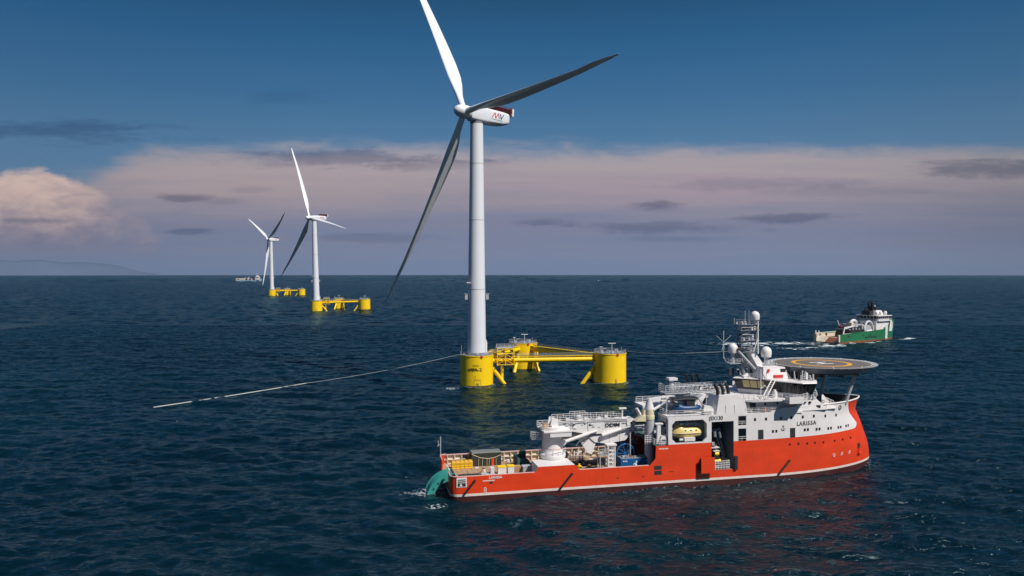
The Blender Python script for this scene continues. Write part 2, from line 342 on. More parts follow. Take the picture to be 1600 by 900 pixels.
    def vm(op, a, c):
        x = n('ShaderNodeVectorMath', operation=op)
        for i, v in enumerate((a, c)):
            if isinstance(v, tuple): x.inputs[i].default_value = v
            else: L.new(v, x.inputs[i])
        return x.outputs[0]
    def nzc(scale, stretch, amp, rot=0):
        o_ = nz(scale, stretch, 5, .7, rot); return vm('MULTIPLY', vm('SUBTRACT', o_.node.outputs['Color'], (.5, .5, .5)), (amp*.6, amp, 0))
    nn = vm('ADD', bp.outputs[0], vm('ADD', nzc(.45, (1, 2.2, 1), FACET, .1), vm('ADD', nzc(1.9, (1, 1.8, 1), FACET*.8, -.15), nzc(6, (1, 1.6, 1), FACET*.5, .2))))
    nn = vm('NORMALIZE', nn, (0, 0, 0)); 
    for x in (glo, fr): L.new(nn, x.inputs['Normal'])
    L.new(bp.outputs[0], dif.inputs['Normal'])
    return m
HAZE = 1.6e-5; SEA_BUMP = .6; FACET = .40; SEA_FMAX = .42
def wave_patch(x0, y0, nx, ny, cell, seed, fades, SEA_H):
    """a wind sea over a rectangle: random-phase spectrum, horizontally choppy; fades = metres of fade at (left, right, near, far)"""
    rng = np.random.default_rng(seed)
    kx = np.fft.fftfreq(nx, cell)*2*np.pi; ky = np.fft.fftfreq(ny, cell)*2*np.pi
    KX, KY = np.meshgrid(kx, ky); K = np.sqrt(KX**2+KY**2); K[0, 0] = 1
    wd = R(258)     # waves run towards the camera, a little from the right
    cosw = (KX*math.cos(wd)+KY*math.sin(wd))/K
    kp = 2*np.pi/max(21.0, cell*8)
    S = np.exp(-1.0*(kp/K)**2)/K**3.3*(0.10+np.abs(cosw)**4)*np.exp(-(K*cell*.45)**2)
    S[0, 0] = 0
    spec = np.sqrt(S)*(rng.normal(size=K.shape)+1j*rng.normal(size=K.shape))
    h = np.fft.ifft2(spec).real; sc = SEA_H/h.std(); h *= sc
    Dx = np.fft.ifft2(1j*KX/K*spec).real*sc*-.9; Dy = np.fft.ifft2(1j*KY/K*spec).real*sc*-.9
    xs = x0+np.arange(nx)*cell; ys = y0+np.arange(ny)*cell
    X, Y = np.meshgrid(xs, ys)
    e = np.minimum(np.minimum((X-xs[0])/fades[0], (xs[-1]-X)/fades[1]), np.minimum((Y-ys[0])/fades[2], (ys[-1]-Y)/fades[3]))
    e = np.clip(e, 0, 1); e = e*e*(3-2*e)
    co = np.stack([X+Dx*e, Y+Dy*e, h*e], -1).reshape(-1, 3)
    i = (np.arange(ny-1)[:, None]*nx+np.arange(nx-1)[None, :]).reshape(-1)
    F = np.stack([i, i+1, i+1+nx, i+nx], -1)
    return co, F, (xs[0], xs[-1], ys[0], ys[-1])
SEA_H = .20
def build_sea():
    c1, F1, b1 = wave_patch(-375, 76, 1500, 980, .52, 11, (12, 12, 3, 14), .24)
    c2, F2, b2 = wave_patch(-2250, b1[3], 1650, 900, 2.8, 5, (30, 30, 10, 60), .38)
    c3, F3, b3 = wave_patch(-9000, b2[3], 1290, 480, 14.0, 8, (60, 60, 40, 200), 2.1)
    co = [c1, c2, c3]; n = len(c1)+len(c2)+len(c3); quads = [F1, F2+len(c1), F3+len(c1)+len(c2)]; flat = []
    def q(*p):
        nonlocal n
        co.append(np.array(p, float)); flat.append((n, n+1, n+2, n+3)); n += 4
    RR = 13600.0; xa, xb, ya, yb = b1; Xa, Xb, Ya, Yb = b2
    q((Xa, -300, 0), (xa, -300, 0), (xa, yb, 0), (Xa, yb, 0)); q((xb, -300, 0), (Xb, -300, 0), (Xb, yb, 0), (xb, yb, 0)); q((xa, -300, 0), (xb, -300, 0), (xb, ya, 0), (xa, ya, 0))
    A3, B3, _, Y3 = b3
    q((A3, -300, 0), (Xa, -300, 0), (Xa, Yb, 0), (A3, Yb, 0)); q((Xb, -300, 0), (B3, -300, 0), (B3, Yb, 0), (Xb, Yb, 0))
    # rim: everything from that rectangle out to the horizon circle
    inner = [(A3, -300), (B3, -300), (B3, Y3), (A3, Y3)]; ib = n; co.append(np.array([(x, y, 0) for x, y in inner], float)); n += 4
    nseg = 144; ob = n; co.append(np.array([(RR*math.cos(2*math.pi*k/nseg), RR*math.sin(2*math.pi*k/nseg), 0) for k in range(nseg)], float)); n += nseg
    cf = lambda a: ib+(2 if a < 90 else 3 if a < 180 else 0 if a < 270 else 1)
    tri = []
    for k in range(nseg):
        c0 = cf((360*k/nseg+1e-3) % 360); c1_ = cf((360*(k+1)/nseg+1e-3) % 360); o0 = ob+k; o1 = ob+(k+1) % nseg
        tri.append((c0, o0, o1))
        if c1_ != c0: tri.append((c0, o1, c1_))
    co = np.concatenate(co).astype(np.float32); F = np.concatenate(quads+[np.array(flat)]); tri = np.array(tri)
    me = bpy.data.meshes.new('sea'); me.vertices.add(len(co)); me.vertices.foreach_set('co', co.reshape(-1))
    nq, ntr = len(F), len(tri)
    me.loops.add(nq*4+ntr*3); me.loops.foreach_set('vertex_index', np.concatenate([F.reshape(-1), tri.reshape(-1)]).astype(np.int32))
    me.polygons.add(nq+ntr)
    me.polygons.foreach_set('loop_start', np.concatenate([np.arange(nq)*4, nq*4+np.arange(ntr)*3]).astype(np.int32))
    me.polygons.foreach_set('loop_total', np.concatenate([np.full(nq, 4), np.full(ntr, 3)]).astype(np.int32))
    me.polygons.foreach_set('use_smooth', np.ones(nq+ntr, bool))
    me.update(); me.validate()
    me.materials.append(sea_material())
    o = bpy.data.objects.new('sea', me); C.objects.link(o); o['kind'] = 'structure'; o['label'] = 'dark blue choppy sea reaching the horizon'
build_sea()
# far coast, with distance haze put into its blue-grey colour
M['coast'] = material('distant_hillside', (.082, .114, .182), 1.0, var=.14, scale=.0006, spec=0)
g = G('coast').use(0, True)
prev = None; px = -9800
for k in range(81):
    x = -10600+k*65; t = k/80
    hgt = 235*math.exp(-((x+6900)/900)**2)+150*math.exp(-((x+6050)/380)**2)+120*math.exp(-((x+8500)/900)**2)+60*math.exp(-((x+5550)/250)**2)+9*math.sin(k*.9)+6*math.sin(k*2.3+1)
    hgt = max(3, hgt*(1-t**8))
    y = math.sqrt(max(1, 12700**2-x*x))
    cur = [g.bm.verts.new(p) for p in ((x, y, 0), (x*1.012, y*1.012, hgt*.7), (x*1.03, y*1.03, hgt), (x*1.08, y*1.08, 0))]
    if prev:
        for j in range(3): g.f([prev[j], cur[j], cur[j+1], prev[j+1]])
    prev = cur
g.out('hills', kind='structure', label='faint blue hills low on the horizon at far left')

# ------------------------------------------------------------------ floating wind turbines
def make_turbine(label):
    T = thing('floating_wind_turbine', label, 'wind turbine', group='floating wind turbines standing in a row')
    cols = {'a': (0, 0), 'b': (49.9, 0), 'c': (23.5, 43.5)}
    H = 11.2; RAD = 6.0
    for key, (x, y) in cols.items():
        g = G(['yellow', 'splash']); g.use(0); g.lathe((x, y, 0), [(RAD, .55), (RAD, H-.35), (RAD+.12, H-.35), (RAD+.12, H)], 48)
        g.use(1); g.lathe((x, y, 0), [(RAD-.02, -2.5), (RAD-.02, .55)], 48)
        o = g.out('column', T, label={'a': 'yellow column carrying the tower', 'b': 'yellow corner column at the right', 'c': 'yellow corner column at the back'}[key])
        d = G(['grey', 'lgrey', 'white']); d.lathe((x, y, 0), [(RAD-.1, H+.02), (RAD-.1, H+.12)], 32, False)
        d.use(1).rail([(x+5.9*math.cos(t), y+5.9*math.sin(t), H) for t in [2*math.pi*k/18 for k in range(18)]], 1.15, .045, 3, 3, True)
        if key != 'a':
            for (bx, by, s) in ((1.8, -1, 1.2), (-2, 1.5, 1.6), (.2, -3, .8), (-3.4, -1.4, .9), (3, 2, 1.0), (-.4, .4, .7)): d.use(0 if s > 1.1 else 1).box(x+bx-s/2, x+bx+s/2, y+by-s/2, y+by+s/2, H+.12, H+.12+s*.9)
            d.use(2).tube((x+.5, y-1, H), (x+.5, y-1, H+3.4), .09); d.box(x-.9, x+1.9, y-1.2, y-.8, H+3.4, H+3.6)
            d.tube((x-4.2, y-3, H), (x-4.2, y-3, H+2.3), .08); d.box(x-4.7, x-3.7, y-3.2, y-2.8, H+2.3, H+2.5)
            d.use(1).tube((x+3.6, y-2.6, H), (x+3.6, y-2.6, H+2.4), .07)
        else:
            for k in range(10):
                t = 2*math.pi*k/10+.3; s = .4+.35*((k*7) % 5)/5; d.use((0, 1, 1)[k % 3]).box(x+4.9*math.cos(t)-s/2, x+4.9*math.cos(t)+s/2, y+4.9*math.sin(t)-s/2, y+4.9*math.sin(t)+s/2, H+.12, H+.3+s)
            d.use(1).tube((x-5.6, y-1.4, H), (x-5.6, y-1.4, H+3.6), .06)
        d.out('top_deck', o)
        if key != 'c':
            w_ = G('growth'); tt = R(-92 if key == 'a' else -84)
            for (a0, a1, z0, z1) in ((-12, -10.6, .6, 2.9), (9, 10.4, .6, 2.9), (-12, 10.4, 2.5, 2.8), (-4, 5, .6, 1.5), (-8, -6.8, 2.8, 4.2), (-7, 3, 1.2, 1.35)) if key == 'a' else ((-3, 4, .6, 1.6), (-2.4, 2.4, 1.6, 2.1)):
                p = [(x+rr_*math.cos(tt+R(a)), y+rr_*math.sin(tt+R(a))) for rr_, a in ((RAD+.0, a0), (RAD+.035, a0), (RAD+.035, (a0+a1)/2), (RAD+.035, a1), (RAD+.0, a1))]
                w_.slab(p, z0, z1)
            w_.out('weathered_marks', o)
        m = G('red'); t = R(-78); m.hexa([(x+(RAD+.13)*math.cos(t)-.35, y+(RAD+.13)*math.sin(t)-.12, H-.75), (x+(RAD+.13)*math.cos(t)+.35, y+(RAD+.13)*math.sin(t)-.12, H-.75), (x+(RAD+.13)*math.cos(t)+.35, y+(RAD+.13)*math.sin(t)+.1, H-.75), (x+(RAD+.13)*math.cos(t)-.35, y+(RAD+.13)*math.sin(t)+.1, H-.75)],
               [(x+(RAD+.13)*math.cos(t)-.5, y+(RAD+.13)*math.sin(t)-.12, H+.05), (x+(RAD+.13)*math.cos(t)+.5, y+(RAD+.13)*math.sin(t)-.12, H+.05), (x+(RAD+.13)*math.cos(t)+.5, y+(RAD+.13)*math.sin(t)+.1, H+.05), (x+(RAD+.13)*math.cos(t)-.5, y+(RAD+.13)*math.sin(t)+.1, H+.05)])
        m.out('fairlead', o)
    def beam(p, q, zt, gap=RAD-.1):
        a = Vector((*cols[p], zt)); b = Vector((*cols[q], zt)); u = (b-a).normalized(); a2 = a+u*gap; b2 = b-u*gap
        g = G('yellow').use(0, True); g.tube(a2, b2, .92, n=20)
        o = g.out('cross_beam', T)
        s = Vector((-u.y, u.x, 0)); w = G(['yellow', 'lgrey', 'dark'])
        up = Vector((0, 0, 1.25)); L = (b2-a2).length; n = int(L/1.5)
        w.hexa([a2+up-s*.75, a2+up+s*.75, b2+up+s*.75, b2+up-s*.75], [a2+up-s*.75+Vector((0, 0, .14)), a2+up+s*.75+Vector((0, 0, .14)), b2+up+s*.75+Vector((0, 0, .14)), b2+up-s*.75+Vector((0, 0, .14))])
        for k in range(n+1):
            c = a2.lerp(b2, k/n); w.use(0).tube(c+s*.75+up, c+s*.4, .06, n=4, cap=False); w.tube(c-s*.75+up, c-s*.4, .06, n=4, cap=False)
        w.use(1)
        for sg in (-1, 1): w.rail([a2+s*sg*.75+up, b2+s*sg*.75+up], 1.1, .035, 1.5, 2)
        w.use(2).tube(a2+s*.55+up+Vector((0, 0, .3)), b2+s*.55+up+Vector((0, 0, .3)), .12, n=6)
        w.out('walkway', o)
        for (c0, sg) in ((a, 1), (b, -1)):
            d0 = c0+u*sg*(RAD-.2); d0.z = 6.2; d1 = c0+u*sg*(RAD+6.6); d1.z = -3.2
            G('yellow').use(0, True).tube(d0, d1, .72, n=16).out('brace', T)
    beam('a', 'b', 8.9); beam('a', 'c', 8.9); beam('c', 'b', 8.9)
    v = G('yellow').use(0, True); v.tube((9.4, .6, -2), (9.4, .6, 8.2), .55, n=14); v.out('riser_pipe', T)
    v = G('yellow').use(0, True); v.tube((28.6, 38, -2), (28.6, 38, 9), .6, n=14); v.out('riser_pipe', T)
    # access frame on the beam close to the tower column
    f = G(['yellow', 'lgrey', 'dark', 'red'])
    for x in (7.4, 10.4, 13.6):
        for y in (-1.6, 2.6): f.use(0).tube((x, y, 7.2), (x, y, 13.6), .16, n=6)
    for z in (7.4, 9.6, 11.5, 13.4):
        for y in (-1.6, 2.6): f.tube((7.4, y, z), (13.6, y, z), .13, n=5)
        for x in (7.4, 10.4, 13.6): f.tube((x, -1.6, z), (x, 2.6, z), .13, n=5)
    for k in range(3): f.tube((7.4, -1.6, 7.4+2*k), (10.4, -1.6, 9.4+2*k), .1, n=5); f.tube((13.6, -1.6, 7.4+2*k), (10.4, -1.6, 9.4+2*k), .1, n=5)
    f.use(1).box(7.3, 13.7, -1.7, 2.7, 13.5, 13.62); f.rail([(7.4, -1.6, 13.6), (13.6, -1.6, 13.6), (13.6, 2.6, 13.6), (7.4, 2.6, 13.6)], 1.1, .05, 1.5, 3, True)
    for (bx, bz, s, c) in ((8.2, 7.6, 1.0, 2), (11.4, 9.8, 1.2, 2), (9, 11.7, .9, 1), (12.3, 11.7, 1.0, 2), (12.0, 7.6, .8, 3)): f.use(c).box(bx, bx+s, -.9, -.9+s, bz, bz+s)
    f.out('access_frame', T)
    f = G(['yellow', 'lgrey', 'dark'])   # pipework alongside the first beam
    for k in range(6):
        y = .9+k*.55; f.use((0, 1, 2)[k % 3]).path([(4.2, y, 11.6), (5.6, y, 12.1+.2*(k % 2)), (6.8, y, 10.2+.5*(k % 3)), (8.4, y, 10.4)], .13)
    f.use(0).rail([(4.8, -.6, 11.2), (7.4, -.6, 11.2)], 1.8, .07, .8, 4)
    f.out('pipework', T)
    # tower
    g = G(['tower', 'grey', 'lgrey']); prof = [(3.55, 11.3), (3.62, 11.35), (3.62, 11.9), (3.45, 11.95)]
    g.use(1, True).lathe((0, 0, 0), prof, 40); g.use(0)
    zs = [12, 13, 35, 35.05, 60, 60.05, 95.2]
    g.lathe((0, 0, 0), [(3.42-(z-12)/83.5*1.08, z) for z in zs], 48)
    for z in (34.9, 60.0, 80.5): g.use(2, True).lathe((0, 0, 0), [(3.435-(z-12)/83.5*1.08, z), (3.455-(z-12)/83.5*1.08, z+.03), (3.455-(z-12)/83.5*1.08, z+.2), (3.43-(z-12)/83.5*1.08, z+.23)], 48)
    g.out('tower', T)
    for (sx, a) in ((-1, 200), (1, -12)):
        b = G(['lgrey', 'dark']); x = sx*3.55; b.use(0).box(x-.2, x+.75*1 if sx > 0 else x+.2, -1.1, .5, 31.2, 33.2) if sx > 0 else b.box(x-.75, x+.2, -1.1, .5, 31.2, 33.2)
        b.use(1).box(min(x, x+sx*1.0), max(x, x+sx*1.0), -1.3, .7, 30.9, 31.15); b.use(0).box(min(x, x+sx*.95), max(x, x+sx*.95), -1.25, .6, 33.22, 33.4); b.out('service_box', T)
    b = G('white'); b.tube((-2.6, -2.3, 37.3), (-2.9, -3.1, 37.3), .22); b.tube((-3.2, -1.6, 37.3), (-3.8, -2.2, 37.3), .22); b.out('marker_lamp', T)
    b = G('white'); b.tube((3.5, 1.8, 11.2), (3.5, 1.8, 15.6), .55, n=12); b.tube((3.5, 1.8, 15.6), (3.5, 1.2, 16.2), .4, .3); b.out('davit', T)
    # nacelle: its own origin on top of the tower, -Y looks upwind
    g = G(['tower', 'grey']).use(0, True)
    secs = [(-3.4, 1.8, .1, 4.5), (-2.8, 2.2, -.2, 4.9), (-.5, 2.6, -.4, 5.1), (3, 2.8, -.45, 5.2), (10.5, 2.75, .15, 5.1), (12.9, 2.55, .8, 4.9), (13.5, 2.1, 1.4, 4.4)]
    rings = []
    for y, w, z0, z1 in secs:
        zc = (z0+z1)/2; hh = (z1-z0)/2; ring = []
        for k in range(32):
            t = 2*math.pi*k/32; cx, cz = math.cos(t), math.sin(t); ex = .38
            ring.append(g.bm.verts.new((w*math.copysign(abs(cx)**ex, cx), y, zc+hh*math.copysign(abs(cz)**ex, cz))))
        rings.append(ring)
    for a, b in zip(rings, rings[1:]):
        for k in range(32): g.f([a[k], a[(k+1) % 32], b[(k+1) % 32], b[k]])
    g.sm = False; g.f([v.co.copy() for v in rings[0]]); g.f([v.co.copy() for v in rings[-1][::-1]])
    g.use(1, True).lathe((0, 0, 0), [(2.36, -.9), (2.4, -.35)], 32)
    NB = g.out('nacelle', T); NB.location = (0, 0, 96.2)
    g = G(['dark', 'maroon', 'white'])
    g.use(1).box(-2.3, 2.3, 6.8, 14.2, 5.25, 5.45)
    for k in range(9): g.use(0).box(-2.35+.0, 2.35, 6.9+k*.8, 7.25+k*.8, 5.46, 6.5)
    g.use(1).rail([(-2.5, 6.6, 5.3), (-2.5, 14.6, 5.3), (2.5, 14.6, 5.3), (2.5, 6.6, 5.3)], 1.7, .09, 1.2, 3, True)
    g.use(2).box(-2.6, 2.6, 14.3, 15.1, 4.1, 6.9)
    g.out('cooler_top', NB)
    # emblem: four slanted strokes and a line of small print on both flanks
    for sg in (1, -1):
        e = G(['logored', 'logoblue']); X = sg*2.795
        def stroke(y0, z0, y1, z1, w, m, X=X, e=e, sg=sg):
            e.use(m).hexa([(X-.02, y0, z0), (X-.02, y0+w, z0), (X-.02, y1+w, z1), (X-.02, y1, z1)], [(X+.03*sg, y0, z0), (X+.03*sg, y0+w, z0), (X+.03*sg, y1+w, z1), (X+.03*sg, y1, z1)])
        for (a, b_, c, d_, m) in ((4.6, 1.9, 6.0, 3.9, 0), (6.0, 3.9, 6.35, 1.9, 0), (6.35, 1.9, 7.6, 3.9, 0), (7.6, 3.9, 8.0, 1.9, 0), (8.5, 3.9, 8.9, 1.9, 1), (8.9, 1.9, 10.1, 3.9, 1)): stroke(a, b_, c, d_, .34, m)
        e.use(1).box(min(X, X+.03*sg), max(X, X+.03*sg), 4.4, 9.8, 1.35, 1.45)
        e.out('emblem', NB)
    # rotor hub, turning about its own Y; blades are its sub-parts
    g = G(['tower']).use(0, True)
    prof = [(.05, -4.3), (.8, -4.15), (1.5, -3.6), (2.05, -2.6), (2.35, -1.2), (2.4, .6), (2.35, 1.9), (2.1, 2.3)]
    rr = []
    for r, y in prof: rr.append([g.bm.verts.new((r*math.cos(2*math.pi*k/32), y, r*math.sin(2*math.pi*k/32))) for k in range(32)])
    for a, b in zip(rr, rr[1:]):
        for k in range(32): g.f([a[k], a[(k+1) % 32], b[(k+1) % 32], b[k]])
    g.f(rr[0]); g.f(rr[-1])
    HB = g.out('rotor_hub', T)
    secs = [(1.6, 1.95, 1.95, 0, .5), (4.0, 1.95, 1.95, 0, .5), (8, 3.0, 1.85, 15, .42), (13, 4.6, 1.55, 14, .34), (17, 5.3, 1.25, 12, .31), (23, 5.2, 1.0, 9, .30), (32, 4.5, .78, 6, .30), (42, 3.75, .58, 4, .30),
            (52, 3.0, .44, 2.5, .30), (62, 2.3, .40, 1, .30), (71, 1.65, .32, 0, .31), (77, 1.05, .24, 0, .33), (80, .55, .16, 0, .36), (81, .14, .08, 0, .4)]
    bm_pts = []
    for r, c, th, tw, ax in secs:
        ring = []; tw = R(tw+BLADE_PITCH)
        rnd = 1 if c < 2 else 0
        for k in range(20):
            t = 2*math.pi*k/20; u = (1-math.cos(t))/2   # 0 at the leading edge
            s_ = 1 if t < math.pi else -1
            if rnd: X = -math.cos(t)*c*.95*.6; Y = math.sin(t)*th*.6*.95
            else:
                y_ = 2.6*(.2969*math.sqrt(u)-.126*u-.3516*u*u+.2843*u**3-.1036*u**4)*2.0*th*.98
                X = (u-ax)*c; Y = (y_ if s_ > 0 else -y_*.75)*1.0
            ring.append((X*math.cos(tw)-Y*math.sin(tw), X*math.sin(tw)+Y*math.cos(tw)-BLADE_PRE*(r/81)**1.7, r))
        bm_pts.append(ring)
    g = G('blade').use(0, True)
    vs = [[g.bm.verts.new(p) for p in ring] for ring in bm_pts]
    for a, b in zip(vs, vs[1:]):
        for k in range(20): g.f([a[k], a[(k+1) % 20], b[(k+1) % 20], b[k]])
    g.f(vs[0]); g.f(vs[-1])
    B0 = g.out('blade', HB)
    for k in (1, 2):
        b = B0.copy(); C.objects.link(b); b.parent = HB; b.rotation_euler = (0, -R(120)*k, 0)
    return T
BLADE_PITCH = 70; BLADE_PRE = 6.0
def place_turbine(T, x, y, rz, lean, yaw, tilt, phase, over):
    T.location = (x, y, 0); T.rotation_euler = (0, R(lean), R(rz))
    hub = [o for o in bpy.data.objects if o.parent == T and o.name.startswith('rotor_hub')][0]
    nac = [o for o in bpy.data.objects if o.parent == T and o.name.startswith('nacelle')][0]
    ya = -R(yaw)-R(rz)
    nac.rotation_euler = (-R(tilt), 0, ya)
    m = Matrix.Rotation(ya, 4, 'Z') @ Matrix.Rotation(-R(tilt), 4, 'X')
    c = Vector((0, 0, 96.2))+m @ Vector((0, -over-.0, 2.45))
    hub.matrix_local = Matrix.Translation(c) @ m @ Matrix.Rotation(-R(phase), 4, 'Y')
T1 = make_turbine('nearest and largest white wind turbine on its yellow floating platform behind the red ship')
T2 = copy_tree(T1); T2['label'] = 'middle wind turbine of the row, seen small left of the nearest one'
T3 = copy_tree(T1); T3['label'] = 'farthest and smallest wind turbine, beside the distant pale ship'
place_turbine(T1, -12.9, 268.4, 7.5, 0, 51.3, 3.3, 30.4, 5.6)
place_turbine(T2, -206.5, 778, 14, -1.5, 45.5, 0.8, 20.4, 5.6)
place_turbine(T3, -418, 1282, 14, -1.0, 46, 4.1, 60.7, 5.6)
for h_ in [o for o in bpy.data.objects if o.parent == T2 and o.name.startswith('rotor_hub')]:
    for b_ in [o for o in bpy.data.objects if o.parent == h_]:
        b_.matrix_local = Matrix.Rotation(b_.rotation_euler.y, 4, 'Y') @ Matrix.Rotation(R(24), 4, 'Z')
for k, ch in enumerate('WFA-2'):
    t = R(-97+8.2*(k-2)); rr = 6.06
    lettering('lettering', ch, 1.55, 'black', T1, (rr*math.cos(t), rr*math.sin(t), 6.3), (R(90), 0, t+R(90)), .03, 1.15)
for k in range(7):
    t = R(-97+3.2*(k-3)); g = G('black'); rr = 6.02; g.box(-.13, .13, -.03, .03, -.12, .12); o = g.out('small_print', T1); o.location = (rr*math.cos(t), rr*math.sin(t), 7.75); o.rotation_euler = (0, 0, t+R(90))

# lines on the water
g = G('rope').use(0, True)
pts = [(-108.3+32.4*t+1.2*math.sin(3*t), 222.4+48.6*t, .32) for t in [k/14 for k in range(15)]]
g.path(pts, .12, 8); a = Vector(pts[-1]); b = Vector((-18.6, 267.5, 11.4))
cat = [a.lerp(b, t)-Vector((0, 0, 2.2*4*t*(1-t)*.35)) for t in [k/16 for k in range(17)]]
g.path(cat, .05, 6)
g.out('mooring_hose', label='long pale hose running from the nearest turbine platform down to the water', category='hose')
g = G('lgrey').use(0, True)
a = Vector((38.5, 275.5, 12.2)); b = Vector((88, 372, .35)); g.path([a.lerp(b, t)-Vector((0, 0, 1.5*t*(1-t)*2)) for t in [k/12 for k in range(13)]], .016, 6)
g.path([b, Vector((100, 376, .2)), Vector((118, 384, .2))], .06, 6)
g.out('tow_rope', label='thin grey rope leaving the right platform column towards the green ship', category='rope')

# ------------------------------------------------------------------ the red and white offshore ship. x forward, y to port, z up, origin at the stern
SHIP = thing('offshore_ship', 'large orange-red and white offshore ship LARISSA with helideck over its bow', 'ship', (-12.75, 139.75, 0), R(12.5))
HB = 8.55
def lerp_table(t, pts):
    if t <= pts[0][0]: return pts[0][1]
    for (a, xa), (b, xb) in zip(pts, pts[1:]):
        if t <= b: return xa+(xb-xa)*(t-a)/(b-a)
    return pts[-1][1]
STEM = [(-2, 92.0), (1.0, 92.4), (3.6, 92.3), (7.6, 90.9), (12, 88.8), (13.4, 89.3), (14.5, 89.9)]
def hull_y(x, z):
    xs = lerp_table(z, STEM)
    if x <= 60: return HB
    t = min(1, (x-60)/(xs-60)); p = 2.3+.9*min(1, max(0, z/12)); return HB*max(0, 1-t**p)**.8
def hull_n(x, z):   # yaw of the starboard plating at x
    return math.atan2(hull_y(x-.5, z)-hull_y(x+.5, z), 1.0)
def build_hull():
    TOPS = [(0, 4.4), (15.6, 4.4), (16.1, 5.4), (23.2, 5.4), (23.9, 4.4), (37.9, 4.4), (39.1, 5.7), (39.2, 8.0), (41.7, 8.05), (41.71, 13.45), (69.8, 13.45), (75.4, 14.3), (95, 14.35)]
    TOPP = [(0, 4.4), (38.6, 4.4), (39.2, 8.0), (41.7, 8.05), (41.71, 13.45), (69.8, 13.45), (75.4, 14.3), (95, 14.35)]
    lev = [-2.0, .85, 1.3, 2.8, 4.4, 5.4, 8.15, 8.45, 10.55, 11.2, 12.1, 12.65, 13.0, 13.45]
    stx = [0, .12, .5, 1.2, 4, 8, 12, 15.6, 16.1, 20, 23.2, 23.9, 28, 33, 37.9, 39.1, 39.2, 41.7, 41.71, 42.5, 49.7, 50.7, 55.4, 56.4, 58.1, 60]
    corner = {0: 7.3, .12: 7.8, .5: 8.25, 1.2: HB}
    NB = 36; SW = .90
    ts = sorted(set([k/NB for k in range(1, NB+1)]+[SW, .985, .995]))
    holes = [(42.5, 49.7, 8.45, 12.65), (50.7, 55.4, 2.8, 12.1), (56.4, 58.1, 11.2, 13.0), (56.4, 58.1, 8.15, 10.55)]
    g = G(['orange', 'white', 'stripe', 'boottop'])
    for side in (-1, 1):
        grid = []
        for s in stx+[('b', t) for t in ts]:
            colm = []
            for k, z0 in enumerate(lev):
                if isinstance(s, tuple):
                    t = s[1]
                    z = z0
                    if z0 > 8.15: z = 8.15+(z0-8.15)*(13.45+.85*min(1, max(0, (t-.33)/.18))-8.15)/5.3
                    if k >= 6: z += .25*min(1, t*1.2)*(1 if k == 6 else max(0, 1-(k-6)*.2)) + (.9*max(0, (t-.84)/.06)**2 if k in (6, 7) and t <= SW else (.9 if k in (6, 7) else 0))
                    gx = 1+1.28*min(1, max(0, (z-9.2)/5)); tt = t**gx if t < 1 else 1
                    xs = lerp_table(z, STEM); x = 60+(xs-60)*tt; y = hull_y(x, z) if t < 1 else 0
                else:
                    x = s; z = min(z0, lerp_table(x, TOPS if side < 0 else TOPP)); y = corner.get(s, HB)
                    if z0 <= .85 and s < 1: y -= .2
                colm.append(g.bm.verts.new((x, side*y, z)))
            grid.append((s, colm))
        for (s0, a), (s1, b) in zip(grid, grid[1:]):
            for k in range(len(lev)-1):
                if isinstance(s0, (int, float)) and isinstance(s1, (int, float)):
                    if max(abs(a[k].co.z-a[k+1].co.z), abs(b[k].co.z-b[k+1].co.z)) < 1e-5: continue
                    xm = (s0+s1)/2; zm = (lev[k]+lev[k+1])/2
                    if any(h[0] < xm < h[1] and h[2] < zm < h[3] for h in (holes if side < 0 else holes[:1])): continue
                    white = lev[k] >= 8.1 and xm > 41.71
                else:
                    white = lev[k] >= 8.1 and (s1[1] if isinstance(s1, tuple) else 0) <= SW+1e-6
                g.use(3 if k == 0 else 2 if k == 1 else 1 if white else 0, True)
                q = [a[k], b[k], b[k+1], a[k+1]]
                if s1 == ('b', 1.0) and False: continue
                g.f(q)
    # transom
    g.sm = False
    for (z0, z1, m) in ((-2, .85, 3), (.85, 1.3, 2), (1.3, 2.4, 0)): g.use(m).f([(0, -7.3, z0), (0, 7.3, z0), (0, 7.3, z1), (0, -7.3, z1)])
    for sg in (-1, 1): g.use(0).box(-.01, .2, min(sg*7.3, sg*4.6), max(sg*7.3, sg*4.6), 2.4, 4.38)
    # chamfers of the lifeboat opening
    for (x, z, dx, dz_) in ((42.5, 8.45, 1, 1), (49.7, 8.45, -1, 1), (42.5, 12.65, 1, -1), (49.7, 12.65, -1, -1)):
        c = .75; g.use(1).hexa([(x, -HB, z), (x+dx*c, -HB, z), (x, -HB, z+dz_*c)], [(x, -HB+.35, z), (x+dx*c, -HB+.35, z), (x, -HB+.35, z+dz_*c)])
    return g.out('hull', SHIP, 'orange-red hull with white upper bow and dark red waterline', weld=True)
HULL = build_hull()
def on_hull(name, x, z, w, h, mat, d=.05, parent=None, yoff=0.0):
    a = hull_n(x, z); g = G(mat); g.box(-w/2, w/2, -d, .03, -h/2, h/2); o = g.out(name, parent or HULL); o.location = (x, -hull_y(x, z)-yoff, z); o.rotation_euler = (0, 0, a); return o
for x, z in [(60.0, 12.2), (62.4, 12.2), (65.7, 12.2), (68.0, 12.2), (70.7, 12.2), (73.4, 12.2), (76.4, 12.0), (79.5, 11.9)]:
    w = on_hull('window', x, z, .42, .55, 'glass')
for x, z in [(64.3, 9.7), (71.6, 9.6), (74.5, 9.5), (77.6, 9.4), (80.5, 9.3), (83.0, 9.3)]:
    for dx_ in (-.38, .38): on_hull('window', x+dx_, z, .40, .50, 'glass')
for x, z in [(67.7, 6.9), (69.7, 6.9), (71.8, 6.8), (73.7, 6.8), (75.9, 6.7), (79.0, 6.7), (81.4, 6.7), (84.0, 6.7)]: on_hull('porthole', x, z, .36, .36, 'glass')
